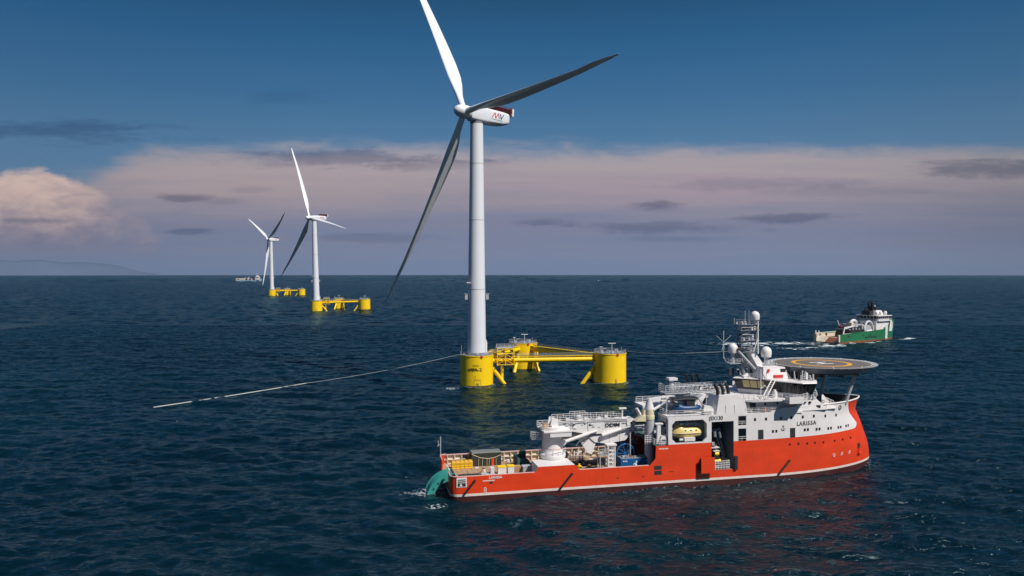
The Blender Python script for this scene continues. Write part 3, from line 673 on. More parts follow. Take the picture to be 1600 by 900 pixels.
for x in (61.25, 68.35): on_hull('side_door', x, 9.2, 1.15, 1.85, 'dark', .04)
def bar(x0, z0, x1, z1):
    a = hull_n((x0+x1)/2, (z0+z1)/2); G('black').use(0, True).tube((x0, -hull_y(x0, z0)-.12, z0), (x1, -hull_y(x1, z1)-.12, z1), .22, n=8).out('fender_bar', HULL)
bar(2.3, 1.2, 4.4, 3.75); bar(20.1, 1.0, 22.6, 3.9); bar(65.1, 1.1, 67.7, 3.8)
for ch, lx in zip('LARISSA', (69.55, 70.25, 71.05, 71.62, 72.15, 72.85, 73.6)):
    lettering('lettering', ch, 1.15, 'dark', HULL, (lx, -hull_y(lx, 10.85)-.012, 10.85), (R(90), 0, hull_n(lx, 10.85)), .008, 1.0)
lettering('lettering', 'LARISSA', .62, 'mark', HULL, (8.1, -HB-.02, 3.95), (R(90), 0, 0), .02, 1.1)
lettering('lettering', '(SX130', 1.0, 'dark', HULL, (52.9-1.3, -HB-.02, 12.78), (R(90), 0, 0), .02, 1.0)
for x in [5.9+.28*k for k in range(8)]: on_hull('small_print', x, 3.45, .2, .2, 'mark', .02)
for x in [39.9+.28*k for k in range(7)]: on_hull('small_print', x, 7.45, .2, .22, 'mark', .02)
def ring_mark(name, x, z, r, mat, t=.07):
    g = G(mat); n = 18
    for k in range(n):
        a, b = 2*math.pi*k/n, 2*math.pi*(k+1)/n; g.tube((r*math.cos(a), -.03, r*math.sin(a)), (r*math.cos(b), -.03, r*math.sin(b)), t, n=4)
    o = g.out(name, HULL); o.location = (x, -hull_y(x, z), z); o.rotation_euler = (0, 0, hull_n(x, z)); return o
ring_mark('draught_mark', 6.2, 2.0, .22, 'mark'); ring_mark('draught_mark', 6.2, 1.55, .22, 'mark'); ring_mark('thruster_mark', 78.8, 3.8, .3, 'mark'); ring_mark('hawse_ring', 80.6, 13.35, .38, 'dark', .1)
for x in (81.1, 83.5):
    g = G('mark'); g.tube((-.3, -.03, -.3), (.3, -.03, .3), .06, n=4); g.tube((-.3, -.03, .3), (.3, -.03, -.3), .06, n=4); o = g.out('thruster_mark', HULL); o.location = (x, -hull_y(x, 3.8), 3.8); o.rotation_euler = (0, 0, hull_n(x, 3.8))
# anchor emblem, and the real anchor in its pocket
g = G('dark'); g.tube((0, -.03, -.55), (0, -.03, .5), .05, n=4); g.tube((-.25, -.03, .25), (.25, -.03, .25), .045, n=4)
for k in range(8):
    a, b = math.pi+math.pi*k/8, math.pi+math.pi*(k+1)/8; g.tube((.45*math.cos(a), -.03, -.12+.45*math.sin(a)), (.45*math.cos(b), -.03, -.12+.45*math.sin(b)), .045, n=4)
o = g.out('anchor_emblem', HULL); o.location = (66.2, -HB-.02+.15, 10.3); o.location.y = -hull_y(66.2, 10.3)
on_hull('anchor_pocket', 86.9, 4.6, 1.0, 1.1, 'dark', .05)
g = G('orange'); g.hexa([(-.55, -.35, -.5), (.55, -.35, -.5), (.55, .1, -.5), (-.55, .1, -.5)], [(-.12, -.15, .45), (.12, -.15, .45), (.12, .1, .45), (-.12, .1, .45)]); o = g.out('anchor', HULL); o.location = (86.9, -hull_y(86.9, 3.7)-.1, 3.6); o.rotation_euler = (0, 0, hull_n(86.9, 3.7))
on_hull('vent_panel', 39.6, 3.9, 1.5, .75, 'dark', .03); on_hull('vent_panel', 39.6, 2.95, 1.5, .75, 'dark', .03)
for x in (31.5, 36.6, 42.0, 1.9+40.6): on_hull('scupper', x, 2.4 if x < 40 else 3.0, .35, .2, 'dark', .02)
on_hull('scupper', 7.3, 3.05, .6, .34, 'dark', .03)
g = G(['white', 'dark', 'mark']); g.use(0).box(1.0, 2.85, -HB-.06, -HB+.02, 2.55, 4.25); g.use(1).box(1.2, 2.65, -HB-.1, -HB, 2.7, 3.3); g.box(1.2, 2.65, -HB-.1, -HB, 3.45, 3.62); g.box(1.2, 2.65, -HB-.1, -HB, 3.8, 3.95); g.use(2).hexa([(1.5, -HB-.13, 2.75), (2.1, -HB-.13, 2.75), (2.1, -HB-.05, 2.75), (1.5, -HB-.05, 2.75)], [(1.75, -HB-.13, 3.25), (1.85, -HB-.13, 3.25), (1.85, -HB-.05, 3.25), (1.75, -HB-.05, 3.25)]); g.out('mooring_port', HULL)
# open side door folded out beside the hangar
g = G(['orange', 'dark']); g.box(48.1, 50.9, -HB-.95, -HB-.75, 2.5, 5.45); g.use(1).box(48.3, 50.7, -HB-.74, -HB-.01, 2.8, 5.2); o = g.out('hangar_hatch', HULL, 'orange hatch folded out beside the tall hangar opening')
g = G(['dark', 'lgrey']); g.box(55.45, 56.1, -HB-.35, -HB-.02, 2.7, 5.3); g.out('hangar_hatch', HULL)
# aft working deck and bulwarks
DK = 2.4
g = G(['wood', 'greendeck', 'pinkrail'])
g.slab([(.05, -7.1), (.6, -8.1), (1.3, -HB+.03), (39.3, -HB+.03), (39.3, HB-.03), (1.3, HB-.03), (.6, 8.1), (.05, 7.1)], 2.1, DK); g.out('work_deck', SHIP)
g = G(['cream', 'pinkrail', 'dark', 'white'])
for sg in (-1, 1):
    y0 = sg*(HB-.55); y1 = sg*(HB-.02)
    g.use(1).box(1.2, 39.0, min(y0, y1), max(y0, y1), 4.28, 4.40) if sg > 0 else g.use(1).box(1.2, 15.5, min(y0, y1), max(y0, y1), 4.28, 4.42)
    if sg < 0: g.box(24.0, 37.8, min(y0, y1), max(y0, y1), 4.28, 4.42)
    for k in range(26):
        x = 1.5+k*1.45
        if x > 38.5: break
        g.use(0).box(x, x+.16, min(y0, y1), max(y0, y1), DK, 4.28)
        if k % 3 == 1: g.use(3).box(x+.3, x+1.2, min(y0+sg*.1, y1), max(y0+sg*.1, y1), 2.7, 3.3)
        if k % 4 == 2: g.use(2).box(x+.3, x+1.0, min(y0+sg*.2, y1), max(y0+sg*.2, y1), 3.4, 3.9)
    g.use(0).box(1.2, 39.0, min(y0, y1), max(y0, y1), 3.32, 3.42)
    g.use(0).box(1.0, 39.1, min(sg*(HB-.06), sg*(HB-.12)), max(sg*(HB-.06), sg*(HB-.12)), DK, 4.27)
g.out('bulwark_frames', SHIP)
g = G(['pinkrail', 'dark'])
for sg in (-1, 1): g.use(0).path([(1.2, sg*HB, 4.42), (.5, sg*8.25, 4.42), (.1, sg*7.8, 4.42), (0, sg*7.2, 4.42), (0, sg*4.6, 4.42)], .12)
for k in range(3): g.path([(0.02, 4.6, 2.5+.8*k), (0.02, 7.3, 2.5+.8*k)], .09)
g.out('stern_rail', SHIP)
g = G('lgrey').use(0, True); g.tube((.1, 7.6, 4.4), (.1, 7.6, 8.2), .1); g.tube((.1, 7.6, 6.8), (-.5, 7.6, 6.3), .07); g.tube((-.35, 7.6, 6.3), (-.35, 7.6, 7.4), .06); g.out('stern_light_mast', SHIP)
# planks proud of the deck, small clutter strips
g = G(['wood', 'tan', 'lgrey', 'dark'])
for k in range(14):
    x = 1.5+k*1.06; g.use(k % 2).box(x, x+1.0, -6.5+((k*5) % 3)*.4, 5.5-((k*3) % 4)*.5, DK+.004, DK+.05)
for k in range(12): g.use(1 if k % 3 else 0).box(24.4+k*1.15, 25.45+k*1.15, -5, 7.2, DK+.004, DK+.06)
g.use(3).box(2.5, 6.5, -1.8, -.6, DK+.052, DK+.3); g.use(2).box(6.8, 9.6, -1.6, -.4, DK+.052, DK+.35); g.use(3).box(24.6, 31.0, 1.2, 1.5, DK+.07, DK+.3); g.box(24.6, 31.0, -2.4, -2.0, DK+.07, DK+.45)
g.out('deck_planking', SHIP)
# teal stern chute: curved trough falling over the transom
g = G(['teal', 'dark']); cx, cz = 1.0, -1.2; n = 12; y0, y1 = -3.4, .2
def arc(r, a): return (cx-r*math.sin(a), cz+r*math.cos(a))
A0, A1 = R(-6), R(92)
for (ya, yb) in ((y0, y0+.25), (y1-.25, y1)):
    for k in range(n):
        a, b = A0+(A1-A0)*k/n, A0+(A1-A0)*(k+1)/n; p = [arc(4.9, a), arc(4.9, b), arc(3.6, b), arc(3.6, a)]
        g.use(0).hexa([(x, ya, z) for x, z in p], [(x, yb, z) for x, z in p])
for k in range(n):
    a, b = A0+(A1-A0)*k/n, A0+(A1-A0)*(k+1)/n; p = [arc(4.72, a), arc(4.72, b), arc(4.55, b), arc(4.55, a)]
    g.use(0).hexa([(x, y0+.26, z) for x, z in p], [(x, y1-.26, z) for x, z in p])
for k in range(5):
    a = A0+(A1-A0)*(k+.6)/5.6; x, z = arc(4.2, a); g.use(1).tube((x, y0-.12, z), (x, y1+.1, z), .16, n=8)
g.out('stern_chute', SHIP, 'curved teal chute hanging over the stern')
g = G(['white', 'dark']); g.tube((1.6, -1.2, DK), (.2, -3.5, 4.6), .08); g.tube((1.6, -.2, DK), (.2, .1, 4.6), .08); g.use(1).tube((1.2, -3.6, 3.3), (1.2, .6, 3.3), .35, n=12); g.out('chute_roller', SHIP)

# crane: pedestal box, pedestal, boom
CR = G(['white', 'cream']).box(16.1, 23.1, -HB+.02, -3.5, DK, 5.40); CR.use(0).box(24.6-1.2, 24.7-1.2, -7, -4, DK, 5.0)
CRB = CR.out('crane_foundation', SHIP)
PX, PY = 20.45, -2.3
g = G(['white', 'lgrey', 'pinkrail'])
g.use(1).lathe((PX, PY, 0), [(2.4, DK), (2.4, 5.5)], 32); g.use(0).lathe((PX, PY, 0), [(2.45, 5.42), (2.65, 5.7), (2.65, 6.25), (2.1, 6.5), (1.98, 6.9)], 32)
g.lathe((PX, PY, 0), [(1.95, 6.9), (1.95, 10.9)], 40); g.use(2).lathe((PX, PY, 0), [(1.98, 7.25), (1.98, 7.4)], 32)
P = g.out('crane_pedestal', SHIP)
g = G('white'); ringp = [(PX+2.6*math.cos(t), PY+2.6*math.sin(t), 6.2) for t in [2*math.pi*k/14 for k in range(14)]]; g.rail(ringp, 1.1, .05, 1.5, 3, True); g.out('railing', P)
# access ladder cage behind pedestal
g = G('lgrey'); g.box(PX-4.1, PX-1.9, PY-.4, PY+.8, 9.0, 9.1); g.rail([(PX-4.1, PY-.4, 9.1), (PX-4.1, PY+.8, 9.1), (PX-2, PY+.8, 9.1)], 1.3, .06, .7, 4); g.rail([(PX-4.1, PY-.4, 9.1), (PX-2, PY-.4, 9.1)], 1.3, .06, .7, 4); g.out('ladder_platform', P)
g = G(['white', 'lgrey', 'dark', 'tan'])     # slewing house and platform
g.use(0).lathe((PX, PY, 0), [(2.1, 10.9), (2.25, 11.1), (2.25, 11.5), (1.6, 11.6)], 32)
g.box(PX-1.2, PX+3.0, PY-3.1, PY-2.3, 9.95, 10.8); g.box(PX-2.4, PX+3.0, PY-3.2, PY+2.4, 10.8, 11.0)
g.rail([(PX-2.4, PY-2.6, 11), (PX-2.4, PY+2.4, 11), (PX+1.0, PY+2.4, 11)], 1.1, .05, 1, 3); g.rail([(PX-2.4, PY-2.6, 11), (PX-1.0, PY-2.6, 11)], 1.1, .05, 1, 3)
g.use(3).box(PX-2.0, PX-1.0, PY-1.4, PY-.2, 11.0, 12.1); g.use(2).box(PX-.9, PX-.5, PY-1.6, PY-.6, 11, 11.8)
for k in range(4): g.use(2).box(PX+1.2+k*.45, PX+1.45+k*.45, PY-2.63, PY-2.55, 10.1, 10.4)
g.use(0).side([(PX-.8, 11.0), (PX+1.0, 11.0), (PX+.7, 13.0), (PX-.3, 13.1)], PY-1.15, PY-.95); g.side([(PX-.8, 11.0), (PX+1.0, 11.0), (PX+.7, 13.0), (PX-.3, 13.1)], PY+.95, PY+1.15)
HOUSE = g.out('crane_house', SHIP)
BY0, BY1 = PY-.85, PY+.85
g = G(['white', 'lgrey', 'dark'])
g.side([(20.9, 11.2), (23.6, 10.5), (27.3, 9.75), (30.6, 9.65), (36.4, 10.9), (36.9, 11.8), (36.0, 12.25), (20.4, 12.35), (20.1, 11.8)], BY0, BY1)
g.tube((36.3, BY0-.18, 11.55), (36.3, BY1+.18, 11.55), .95, n=20); g.use(2).tube((36.3, BY0-.24, 11.55), (36.3, BY0-.17, 11.55), .22, n=10); g.tube((20.7, BY0-.2, 11.75), (20.7, BY1+.2, 11.75), .35, n=12)
g.use(1)
for x in (23.9, 27.35, 30.9): g.box(x, x+.09, BY0-.05, BY1+.05, 10.6, 12.37)
g.use(0).box(27.45, 30.8, BY0-.08, BY0+.01, 9.72, 12.2)
g.use(0).tube((26.9, BY0-.1, 11.9), (26.9, BY0-.1, 12.1), .2)
BOOM = g.out('main_boom', SHIP)
lettering('lettering', 'ODIM', .95, 'black', BOOM, (32.4, BY0-.14, 11.3), (R(90), 0, 0), .02, 1.25)
g = G('dark')
for k in range(5): g.box(34.35+k*.32, 34.55+k*.32, BY0-.03, BY0-.0, 11.35, 11.6)
g.out('small_print', BOOM)
g = G(['white', 'lgrey']); g.use(0).box(20.6, 35.6, BY0-.1, BY1+.1, 12.36, 12.42)
for y in (BY0, BY1): g.rail([(20.6, y, 12.42), (24.2, y, 12.42)], 1.05, .05, 1.2, 3); g.rail([(24.2, y, 12.75), (27.4, y, 12.75)], 1.15, .05, 1.0, 3); g.rail([(27.4, y, 12.42), (34.4, y, 12.42)], 1.05, .05, 1.2, 3)
g.tube((25.9, PY, 12.3), (25.9, PY, 13.2), .75, .5, n=14); g.tube((34.8, PY, 12.4), (34.8, PY, 14.2), .16); g.box(34.1, 35.6, PY-.3, PY+.3, 14.15, 14.4)
g.out('boom_walkway', BOOM)
g = G(['white', 'lgrey']).use(0, True)      # jib folded under the boom
g.sm = False; g.side([(36.5, 11.2), (35.6, 10.7), (30.2, 9.3), (27.8, 9.0), (28.9, 8.0), (31.5, 7.6), (35.2, 8.1), (36.7, 9.6)], PY-.55, PY+.55); g.side([(25.6, 8.9), (29.7, 9.2), (28.4, 5.6), (27.5, 6.0)], PY-.35, PY+.35)
g.use(1)
for x in (31.9, 34.0): g.box(x, x+.1, PY-.6, PY+.6, 8.0, 9.6)
g.out('folding_jib', BOOM)
g = G(['white', 'lgrey', 'dark'])
g.use(0).tube((22.6, BY0-.25, 8.5), (27.6, BY0-.25, 9.9), .34, n=14); g.tube((27.6, BY0-.25, 9.9), (29.2, BY0-.25, 10.3), .2, n=10)
g.side([(21.6, 7.2), (22.9, 8.2), (22.9, 8.9), (21.9, 8.9), (21.5, 8.1)], BY0-.5, BY0+.1); g.tube((30.2, BY0-.3, 9.4), (34.1, BY0-.3, 10.45), .32, n=14); g.use(1).tube((34.1, BY0-.3, 10.45), (36.3, BY0-.3, 10.9), .18, n=10)
g.use(1).tube((22.6, BY1+.25, 8.5), (27.6, BY1+.25, 9.9), .34, n=14); g.tube((30.2, BY1+.3, 9.4), (34.1, BY1+.3, 10.45), .32, n=14)
g.out('lifting_cylinder', BOOM)
g = G(['dark', 'white']); g.path([(28.2, BY0-.05, 9.6), (27.1, BY0-.25, 8.9), (26.0, BY0-.25, 8.2), (25.9, BY0-.25, 7.2), (26.9, BY0-.25, 5.8), (27.9, BY0-.2, 5.5), (29.2, BY0-.2, 6.8), (29.9, BY0-.2, 8.4)], .07)
for p in ((36.6, 10.2), (37.3, 9.3)): g.path([(36.4, BY0-.2, 11.2), (p[0]+.5, BY0-.3, p[1]), (p[0], BY0-.2, 8.2)], .06)
g.use(1).tube((26.3, PY, 8.7), (25.3, PY, 7.4), .12); g.out('hose_loop', BOOM)
random.seed(21)
g = G(['lgrey', 'dark', 'white'])
for k in range(26):
    x = random.uniform(21.4, 35.2); z = random.uniform(10.9, 12.1); w = random.uniform(.12, .5)
    if 30.2 < x < 35.4: x -= 9.2
    z = max(z, 11.6) if x < 24 else z; g.use((0, 2, 1)[k % 3]).box(x, x+w, BY0-.16, BY0-.0, z, z+random.uniform(.08, .25))
for k in range(3): g.use(0).tube((21.5, BY0-.1, 12.15-.1*k), (35.5, BY0-.1, 12.2-.1*k), .035, n=4)
for k in range(12):
    x = random.uniform(21.4, 34.5); y = random.uniform(BY0+.1, BY1-.5); g.use(k % 3).box(x, x+random.uniform(.3, .9), y, y+.4, 12.43, 12.6+random.random()*.5)
g.out('boom_fittings', BOOM)
g = G(['lgrey', 'dark', 'tan', 'red', 'blue', 'white'])
for k in range(46):
    x = random.choice((random.uniform(1.8, 15), random.uniform(24.5, 33))); y = random.uniform(-4.5, 7.6); w = random.uniform(.2, .9); g.use(random.choice((0, 1, 1, 2, 2, 3, 4, 5, 5))).box(x, x+w, y, y+random.uniform(.2, .7), DK+.052, DK+.06+random.random()*.55)
for k in range(9):
    x = random.uniform(24.6, 31); y = random.uniform(-2, 6.5); g.use(1).path([(x, y, DK+.1), (x+.8, y+.5, DK+.1), (x+1.7, y+.2, DK+.1), (x+2.4, y+.9, DK+.1)], .05, 5)
g.out('deck_gear', SHIP)
# crane boom rest
g = G(['white', 'lgrey'])
for x in (31.0, 32.35):
    for y in (-4.7, -3.5): g.tube((x, y, DK), (x, y, 7.7), .16, n=6)
for k in range(7):
    z = DK+.3+k*.78
    for y in (-4.7, -3.5): g.use(0).box(31.0, 32.35, y-.07, y+.07, z, z+.28)
    for x in (31.0, 32.35): g.box(x-.07, x+.07, -4.7, -3.5, z, z+.28)
g.box(30.7, 32.7, -4.9, -3.3, 7.6, 7.85); g.use(1).rail([(29.2, -5, 6.0), (31, -5, 6.0)], 1.1, .06, .6, 3); g.box(29.2, 31, -5, -3.4, 5.9, 6.0); g.tube((29.3, -3.6, DK), (29.3, -3.6, 5.9), .12); g.tube((29.3, -4.9, DK), (29.3, -4.9, 5.9), .12)
g.out('boom_rest', SHIP)
# second crane: tall pedestal with a yellowish head
g = G(['lgrey', 'craneyellow', 'white', 'dark'])
g.use(0).lathe((39.6, -4.4, 0), [(.95, DK), (.95, 12.4)], 28); g.use(1).lathe((39.6, -4.4, 0), [(1.02, 12.4), (1.02, 13.1), (.92, 13.15), (.92, 14.3)], 28); g.use(2).lathe((39.6, -4.4, 0), [(.9, 14.3), (.85, 14.7), (.5, 16.0), (.5, 16.3)], 24)
P2 = g.out('crane_pedestal', SHIP)
g = G(['white', 'lgrey']); g.side([(39.3, 15.5), (41.5, 15.85), (44.6, 16.0), (48.0, 15.2), (48.1, 15.6), (44.6, 16.75), (42.8, 16.7), (39.4, 16.4)], -4.85, -3.95); g.use(1).tube((40.2, -4.95, 14.2), (43.2, -4.95, 15.9), .2); g.use(0).tube((40.2, -4.95, 14.2), (41.6, -4.95, 15.0), .28)
o = g.out('knuckle_boom', P2); g = G('dark')
for k in range(7): g.box(41.9+k*.3+(0 if k < 4 else .3), 42.08+k*.3+(0 if k < 4 else .3), -4.89, -4.84, 16.15, 16.42)
g.out('small_print', P2)
g = G(['craneyellow', 'white', 'dark']); g.use(1).tube((37.1, -4, 14.5), (38.3, -4, 12.6), .26, n=10); g.use(0).side([(36.6, 12.1), (39, 12.0), (39, 13.1), (37.9, 13.2)], -4.9, -3.3); g.use(0).side([(38.2, 13.0), (39.0, 13.0), (39, 14.2), (38.4, 14.2)], -4.7, -3.7); g.use(2).side([(36.8, 11.6), (38.8, 11.4), (38.8, 12.0), (37, 12.05)], -4.6, -3.6); g.out('crane_grab', P2)
# platform rail and ladders round the second pedestal
g = G('lgrey'); g.box(35.9, 41.5, -3.4, 1.5, 9.9, 10.0); g.rail([(35.9, -3.4, 10), (35.9, 1.5, 10), (41.4, 1.5, 10)], 1.1, .05, 1.3, 3); g.rail([(35.9, -3.4, 10), (38.6, -3.4, 10)], 1.1, .05, 1.2, 3)
for x, y in ((36.1, -3.2), (36.1, 1.3), (41.2, 1.3)): g.tube((x, y, DK), (x, y, 9.9), .13)
g.out('catwalk', SHIP)

# ---- superstructure
ST = G(['white', 'lgrey', 'dark', 'greendeck', 'grey'])
ST.use(3).box(39.25, 50.6, -HB+.45, HB-.05, 7.9, 8.05); ST.box(55.65, 60, -HB+.45, HB-.05, 7.9, 8.05)                      # boat deck
ST.use(0).box(41.72, 76, -HB+.05, HB-.05, 13.30, 13.43) if False else None
ST.use(0).box(41.7, 50.2, -HB+.36, -3.9, 12.95, 13.43)                   # roof over lifeboat bay
ST.box(50.2, 70.5, -HB+.03, HB-.05, 13.05, 13.43)                       # main roof
ST.box(41.7, 50.2, 3.9, HB-.05, 12.95, 13.43)
ST.use(1).box(41.7, 42.5, -HB+.01, -HB+.9, 8.06, 13.0); ST.box(41.7, 42.4, -4.7, -3.9, 8.06, 13.0); ST.box(41.7, 42.4, -8.0, -4.5, 12.2, 13.0)   # portal legs, aft
ST.use(0).box(49.72, 50.2, -HB+.36, -HB+1.0, 8.06, 13.0); ST.box(42.52, 49.7, -HB+.01, -HB+.36, 12.66, 12.95)
ST.use(1).box(50.2, 50.69, -HB+.02, HB-.1, 8.06, 13.05)                      # bulkhead forward of the bay
ST.use(4).box(42.4, 50.2, -4.0, -3.8, 11.2, 12.95)
ST.use(1).box(41.7, 42.4, HB-.9, HB-.06, 8.06, 13.0); ST.box(41.7, 42.4, 3.9, 4.7, 8.06, 13.0)
# hangar: walls coloured dark for the shade behind the tall opening
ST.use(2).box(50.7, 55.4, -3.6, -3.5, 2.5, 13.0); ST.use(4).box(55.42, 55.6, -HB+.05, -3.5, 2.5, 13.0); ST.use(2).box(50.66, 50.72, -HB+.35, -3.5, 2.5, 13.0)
ST.use(4).box(50.72, 55.4, -HB+.02, -3.6, 2.5, 2.78); 
# two open side galleries
ST.use(1).box(55.6, 59.0, -5.6, -5.5, 8.1, 13.0); ST.box(58.95, 59.05, -HB+.05, -5.6, 8.1, 13.0); ST.box(56.3, 58.9, -HB+.05, -5.6, 10.7, 10.85)
SUP = ST.out('superstructure', SHIP)
rails(SUP, 'white', ([(56.4, -HB+.12, 8.2), (58.1, -HB+.12, 8.2)], .75, .05, .85, 2), ([(56.4, -HB+.12, 11.2), (58.1, -HB+.12, 11.2)], .75, .05, .85, 2), ([(51.0, -HB+.15, 2.8), (54.6, -HB+.15, 2.8), (54.6, -5, 2.8)], 1.6, .07, .6, 4))
g = G(['dark', 'grey', 'white'])    # davit machinery inside the hangar
g.use(1).tube((53.0, -5.5, 9.4), (55.0, -6.2, 3.2), .18); g.tube((53.6, -5.5, 9.4), (55.3, -6.2, 3.2), .14); g.use(0).box(51.0, 53.6, -6.5, -4, 9.0, 10.4); g.use(1).tube((51.6, -6.8, 10.0), (53.4, -6.8, 10.3), .3); g.tube((52.2, -6.8, 9.9), (52.3, -6.8, 8.8), .35); g.tube((53.2, -6.8, 9.8), (53.5, -6.8, 8.6), .25)
g.use(2).box(51.2, 53.0, -7.4, -6.4, 6.7, 6.85); g.use(1).tube((51.9, -7, 7.8), (51.9, -7, 6.9), .3); g.use(2).tube((51.4, -7.6, 7.9), (51.4, -7.6, 7.4), .16)
for k in range(4): g.use(0).tube((54.0+.3*k, -8, 3+.2*k), (54.6+.2*k, -7.6, 4.6-.3*k), .13)
for k in range(5): g.use(1).tube((51.2+.3*k, -5.8, 11.6), (51.3+.35*k, -6, 9.2-.3*(k % 3)), .1)
g.out('launch_davit', SUP)
g = G(['white', 'dark', 'lgrey']); g.use(0).box(39.9, 40.6, -7.6, -7.0, 8.06, 12.0); g.box(39.5, 41.1, -7.7, -6.9, 11.9, 12.1); g.side([(40.0, 8.06), (42.2, 8.06), (42.0, 9.6), (40.6, 9.8)], -8.1, -6.6)
DV = g.out('boat_winch', SUP); lettering('lettering', 'SKB', .62, 'dark', DV, (41.2, -8.13, 8.95), (R(90), 0, 0), .02, 1.1)
rails(SUP, 'white', ([(41.6, -HB+.3, 8.06), (39.35, -HB+.3, 8.06), (39.35, -5.4, 8.06)], 1.1, .05, 1, 3), ([(37.8, -6.6, 8.1), (39.3, -6.6, 8.1)], 1.6, .06, .5, 4))
g = G(['white', 'lgrey']); g.box(45.3, 47.5, -8.1, -7.2, 8.5, 9.2); g.use(1).tube((44.4, -7.6, 8.7), (45.3, -7.6, 8.7), .3, n=10); g.use(1).tube((46.6, -6.4, 12.9), (46.6, -6.4, 11.6), .12); g.use(1).box(43, 49.3, -6.8, -6.2, 12.6, 12.94); g.tube((44.6, -6.4, 12.9), (44.6, -6.4, 11.4), .1); g.tube((48.2, -6.4, 12.9), (48.2, -6.4, 11.2), .1); g.out('lifeboat_davit', SUP)
# top deck rails
T0 = 13.43
rails(SUP, 'white', ([(51.2, -HB+.15, T0), (42.0, -HB+.15, T0), (42.0, -4.0, T0)], 1.1, .05, 1.5, 3), ([(58.0, -HB+.12, T0), (65.2, -HB+.12, T0)], 1.0, .05, 1.4, 3), ([(42.0, HB-.2, T0), (57, HB-.2, T0)], 1.1, .05, 1.5, 3))
g = G('red'); g.box(61.9, 62.6, -HB+.2, -HB+.5, 13.6, 14.3); g.out('lifebuoy_box', SUP)
# exhaust casing
g = G(['white', 'grey', 'lgrey']); g.hexa([(51.7, -HB+.02, 13.43), (57.7, -HB+.02, 13.43), (57.7, -5.0, 13.43), (51.0, -5.0, 13.43)], [(52.4, -HB+.15, 17.1), (56.5, -HB+.15, 17.1), (57.0, -5.2, 17.1), (51.9, -5.2, 17.1)])
g.use(2); 
for x in (53.7, 55.6): g.box(x, x+.06, -HB+.0, -HB+.06, 13.5, 15.2)
EX = g.out('exhaust_casing', SHIP)
for (x, y) in ((52.5, -7.6), (53.9, -7.1), (55.3, -6.6)):
    g = G('black').use(0, True); g.path([(x, y, 17.05), (x, y, 17.9), (x-.25, y, 18.6), (x-.7, y, 19.1)], .32, 10); g.out('exhaust_pipe', EX)
# port casing, seen past the bridge
g = G(['grey', 'white', 'dark']); g.hexa([(51.4, 5.0, 13.43), (57.7, 5.0, 13.43), (57.7, HB-.1, 13.43), (51.4, HB-.1, 13.43)], [(52.2, 5.2, 16.9), (56.5, 5.2, 16.9), (56.5, HB-.2, 16.9), (52.2, HB-.2, 16.9)])
for k in range(3): g.use(2).path([(53+k*1.3, 6.6, 16.9), (53+k*1.3, 6.6, 18.3), (52.6+k*1.3, 6.6, 19.3)], .3, 8)
g.out('exhaust_casing', SHIP)
# deckhouse under the bridge
g = G(['white', 'lgrey', 'glass', 'dark'])
g.use(0).slab([(58.2, -6.6), (70, -6.6), (70, 6.6), (58.2, 6.6)], 13.43, 15.7)
g.hexa([(68.6, -HB+.02, 13.4), (76.6, -7.9, 13.4), (76.6, 7.9, 13.4), (68.6, HB-.02, 13.4)], [(70.2, -HB+.3, 15.7), (73.8, -7.8, 15.7), (73.8, 7.8, 15.7), (70.2, HB-.3, 15.7)])
g.hexa([(76.5, -7.7, 13.4), (79.3, -7.2, 13.4), (79.3, 7.2, 13.4), (76.5, 7.7, 13.4)], [(76.6, -7.5, 14.4), (77.0, -7.4, 14.4), (77.0, 7.4, 14.4), (76.6, 7.5, 14.4)])
g.hexa([(73.8, -7.8, 13.4), (76.6, -7.7, 13.4), (76.6, 7.7, 13.4), (73.8, 7.8, 13.4)], [(73.8, -7.8, 15.9), (75.6, -7.6, 14.35), (75.6, 7.6, 14.35), (73.8, 7.8, 15.9)])
g.use(3).box(59.9, 61.3, -6.66, -6.58, 13.5, 15.4); 
for x, z in ((63.2, 14.8), (65.9, 14.9), (68.2, 14.9)): g.use(2).box(x, x+.4, -6.66, -6.58, z-.25, z+.25)
for x, z in ((72.2, 15.0), (70.1, 14.6)): g.use(2).box(x, x+.38, -8.28, -8.05, z-.22, z+.22)
g.use(3).box(73.9, 74.9, -8.02, -7.7, 13.75, 14.35)
g.out('deckhouse', SUP)
g = G(['white', 'lgrey']); g.use(0).hexa([(58.0, -6.5, 13.45), (59.4, -8.2, 13.45), (59.6, -8.2, 13.45), (58.2, -6.5, 13.45)], [(58.0, -6.5, 15.7), (58.6, -8.2, 15.7), (58.8, -8.2, 15.7), (58.2, -6.5, 15.7)]); g.hexa([(57.3, -HB+.1, 13.43), (58.4, -HB+.1, 13.43), (58.6, -6.6, 13.43), (57.3, -6.6, 13.43)], [(56.6, -HB+.2, 16.5), (58.0, -HB+.2, 16.3), (59.2, -6.6, 15.8), (56.6, -6.6, 16.5)])
g.out('deckhouse_fin', SUP)
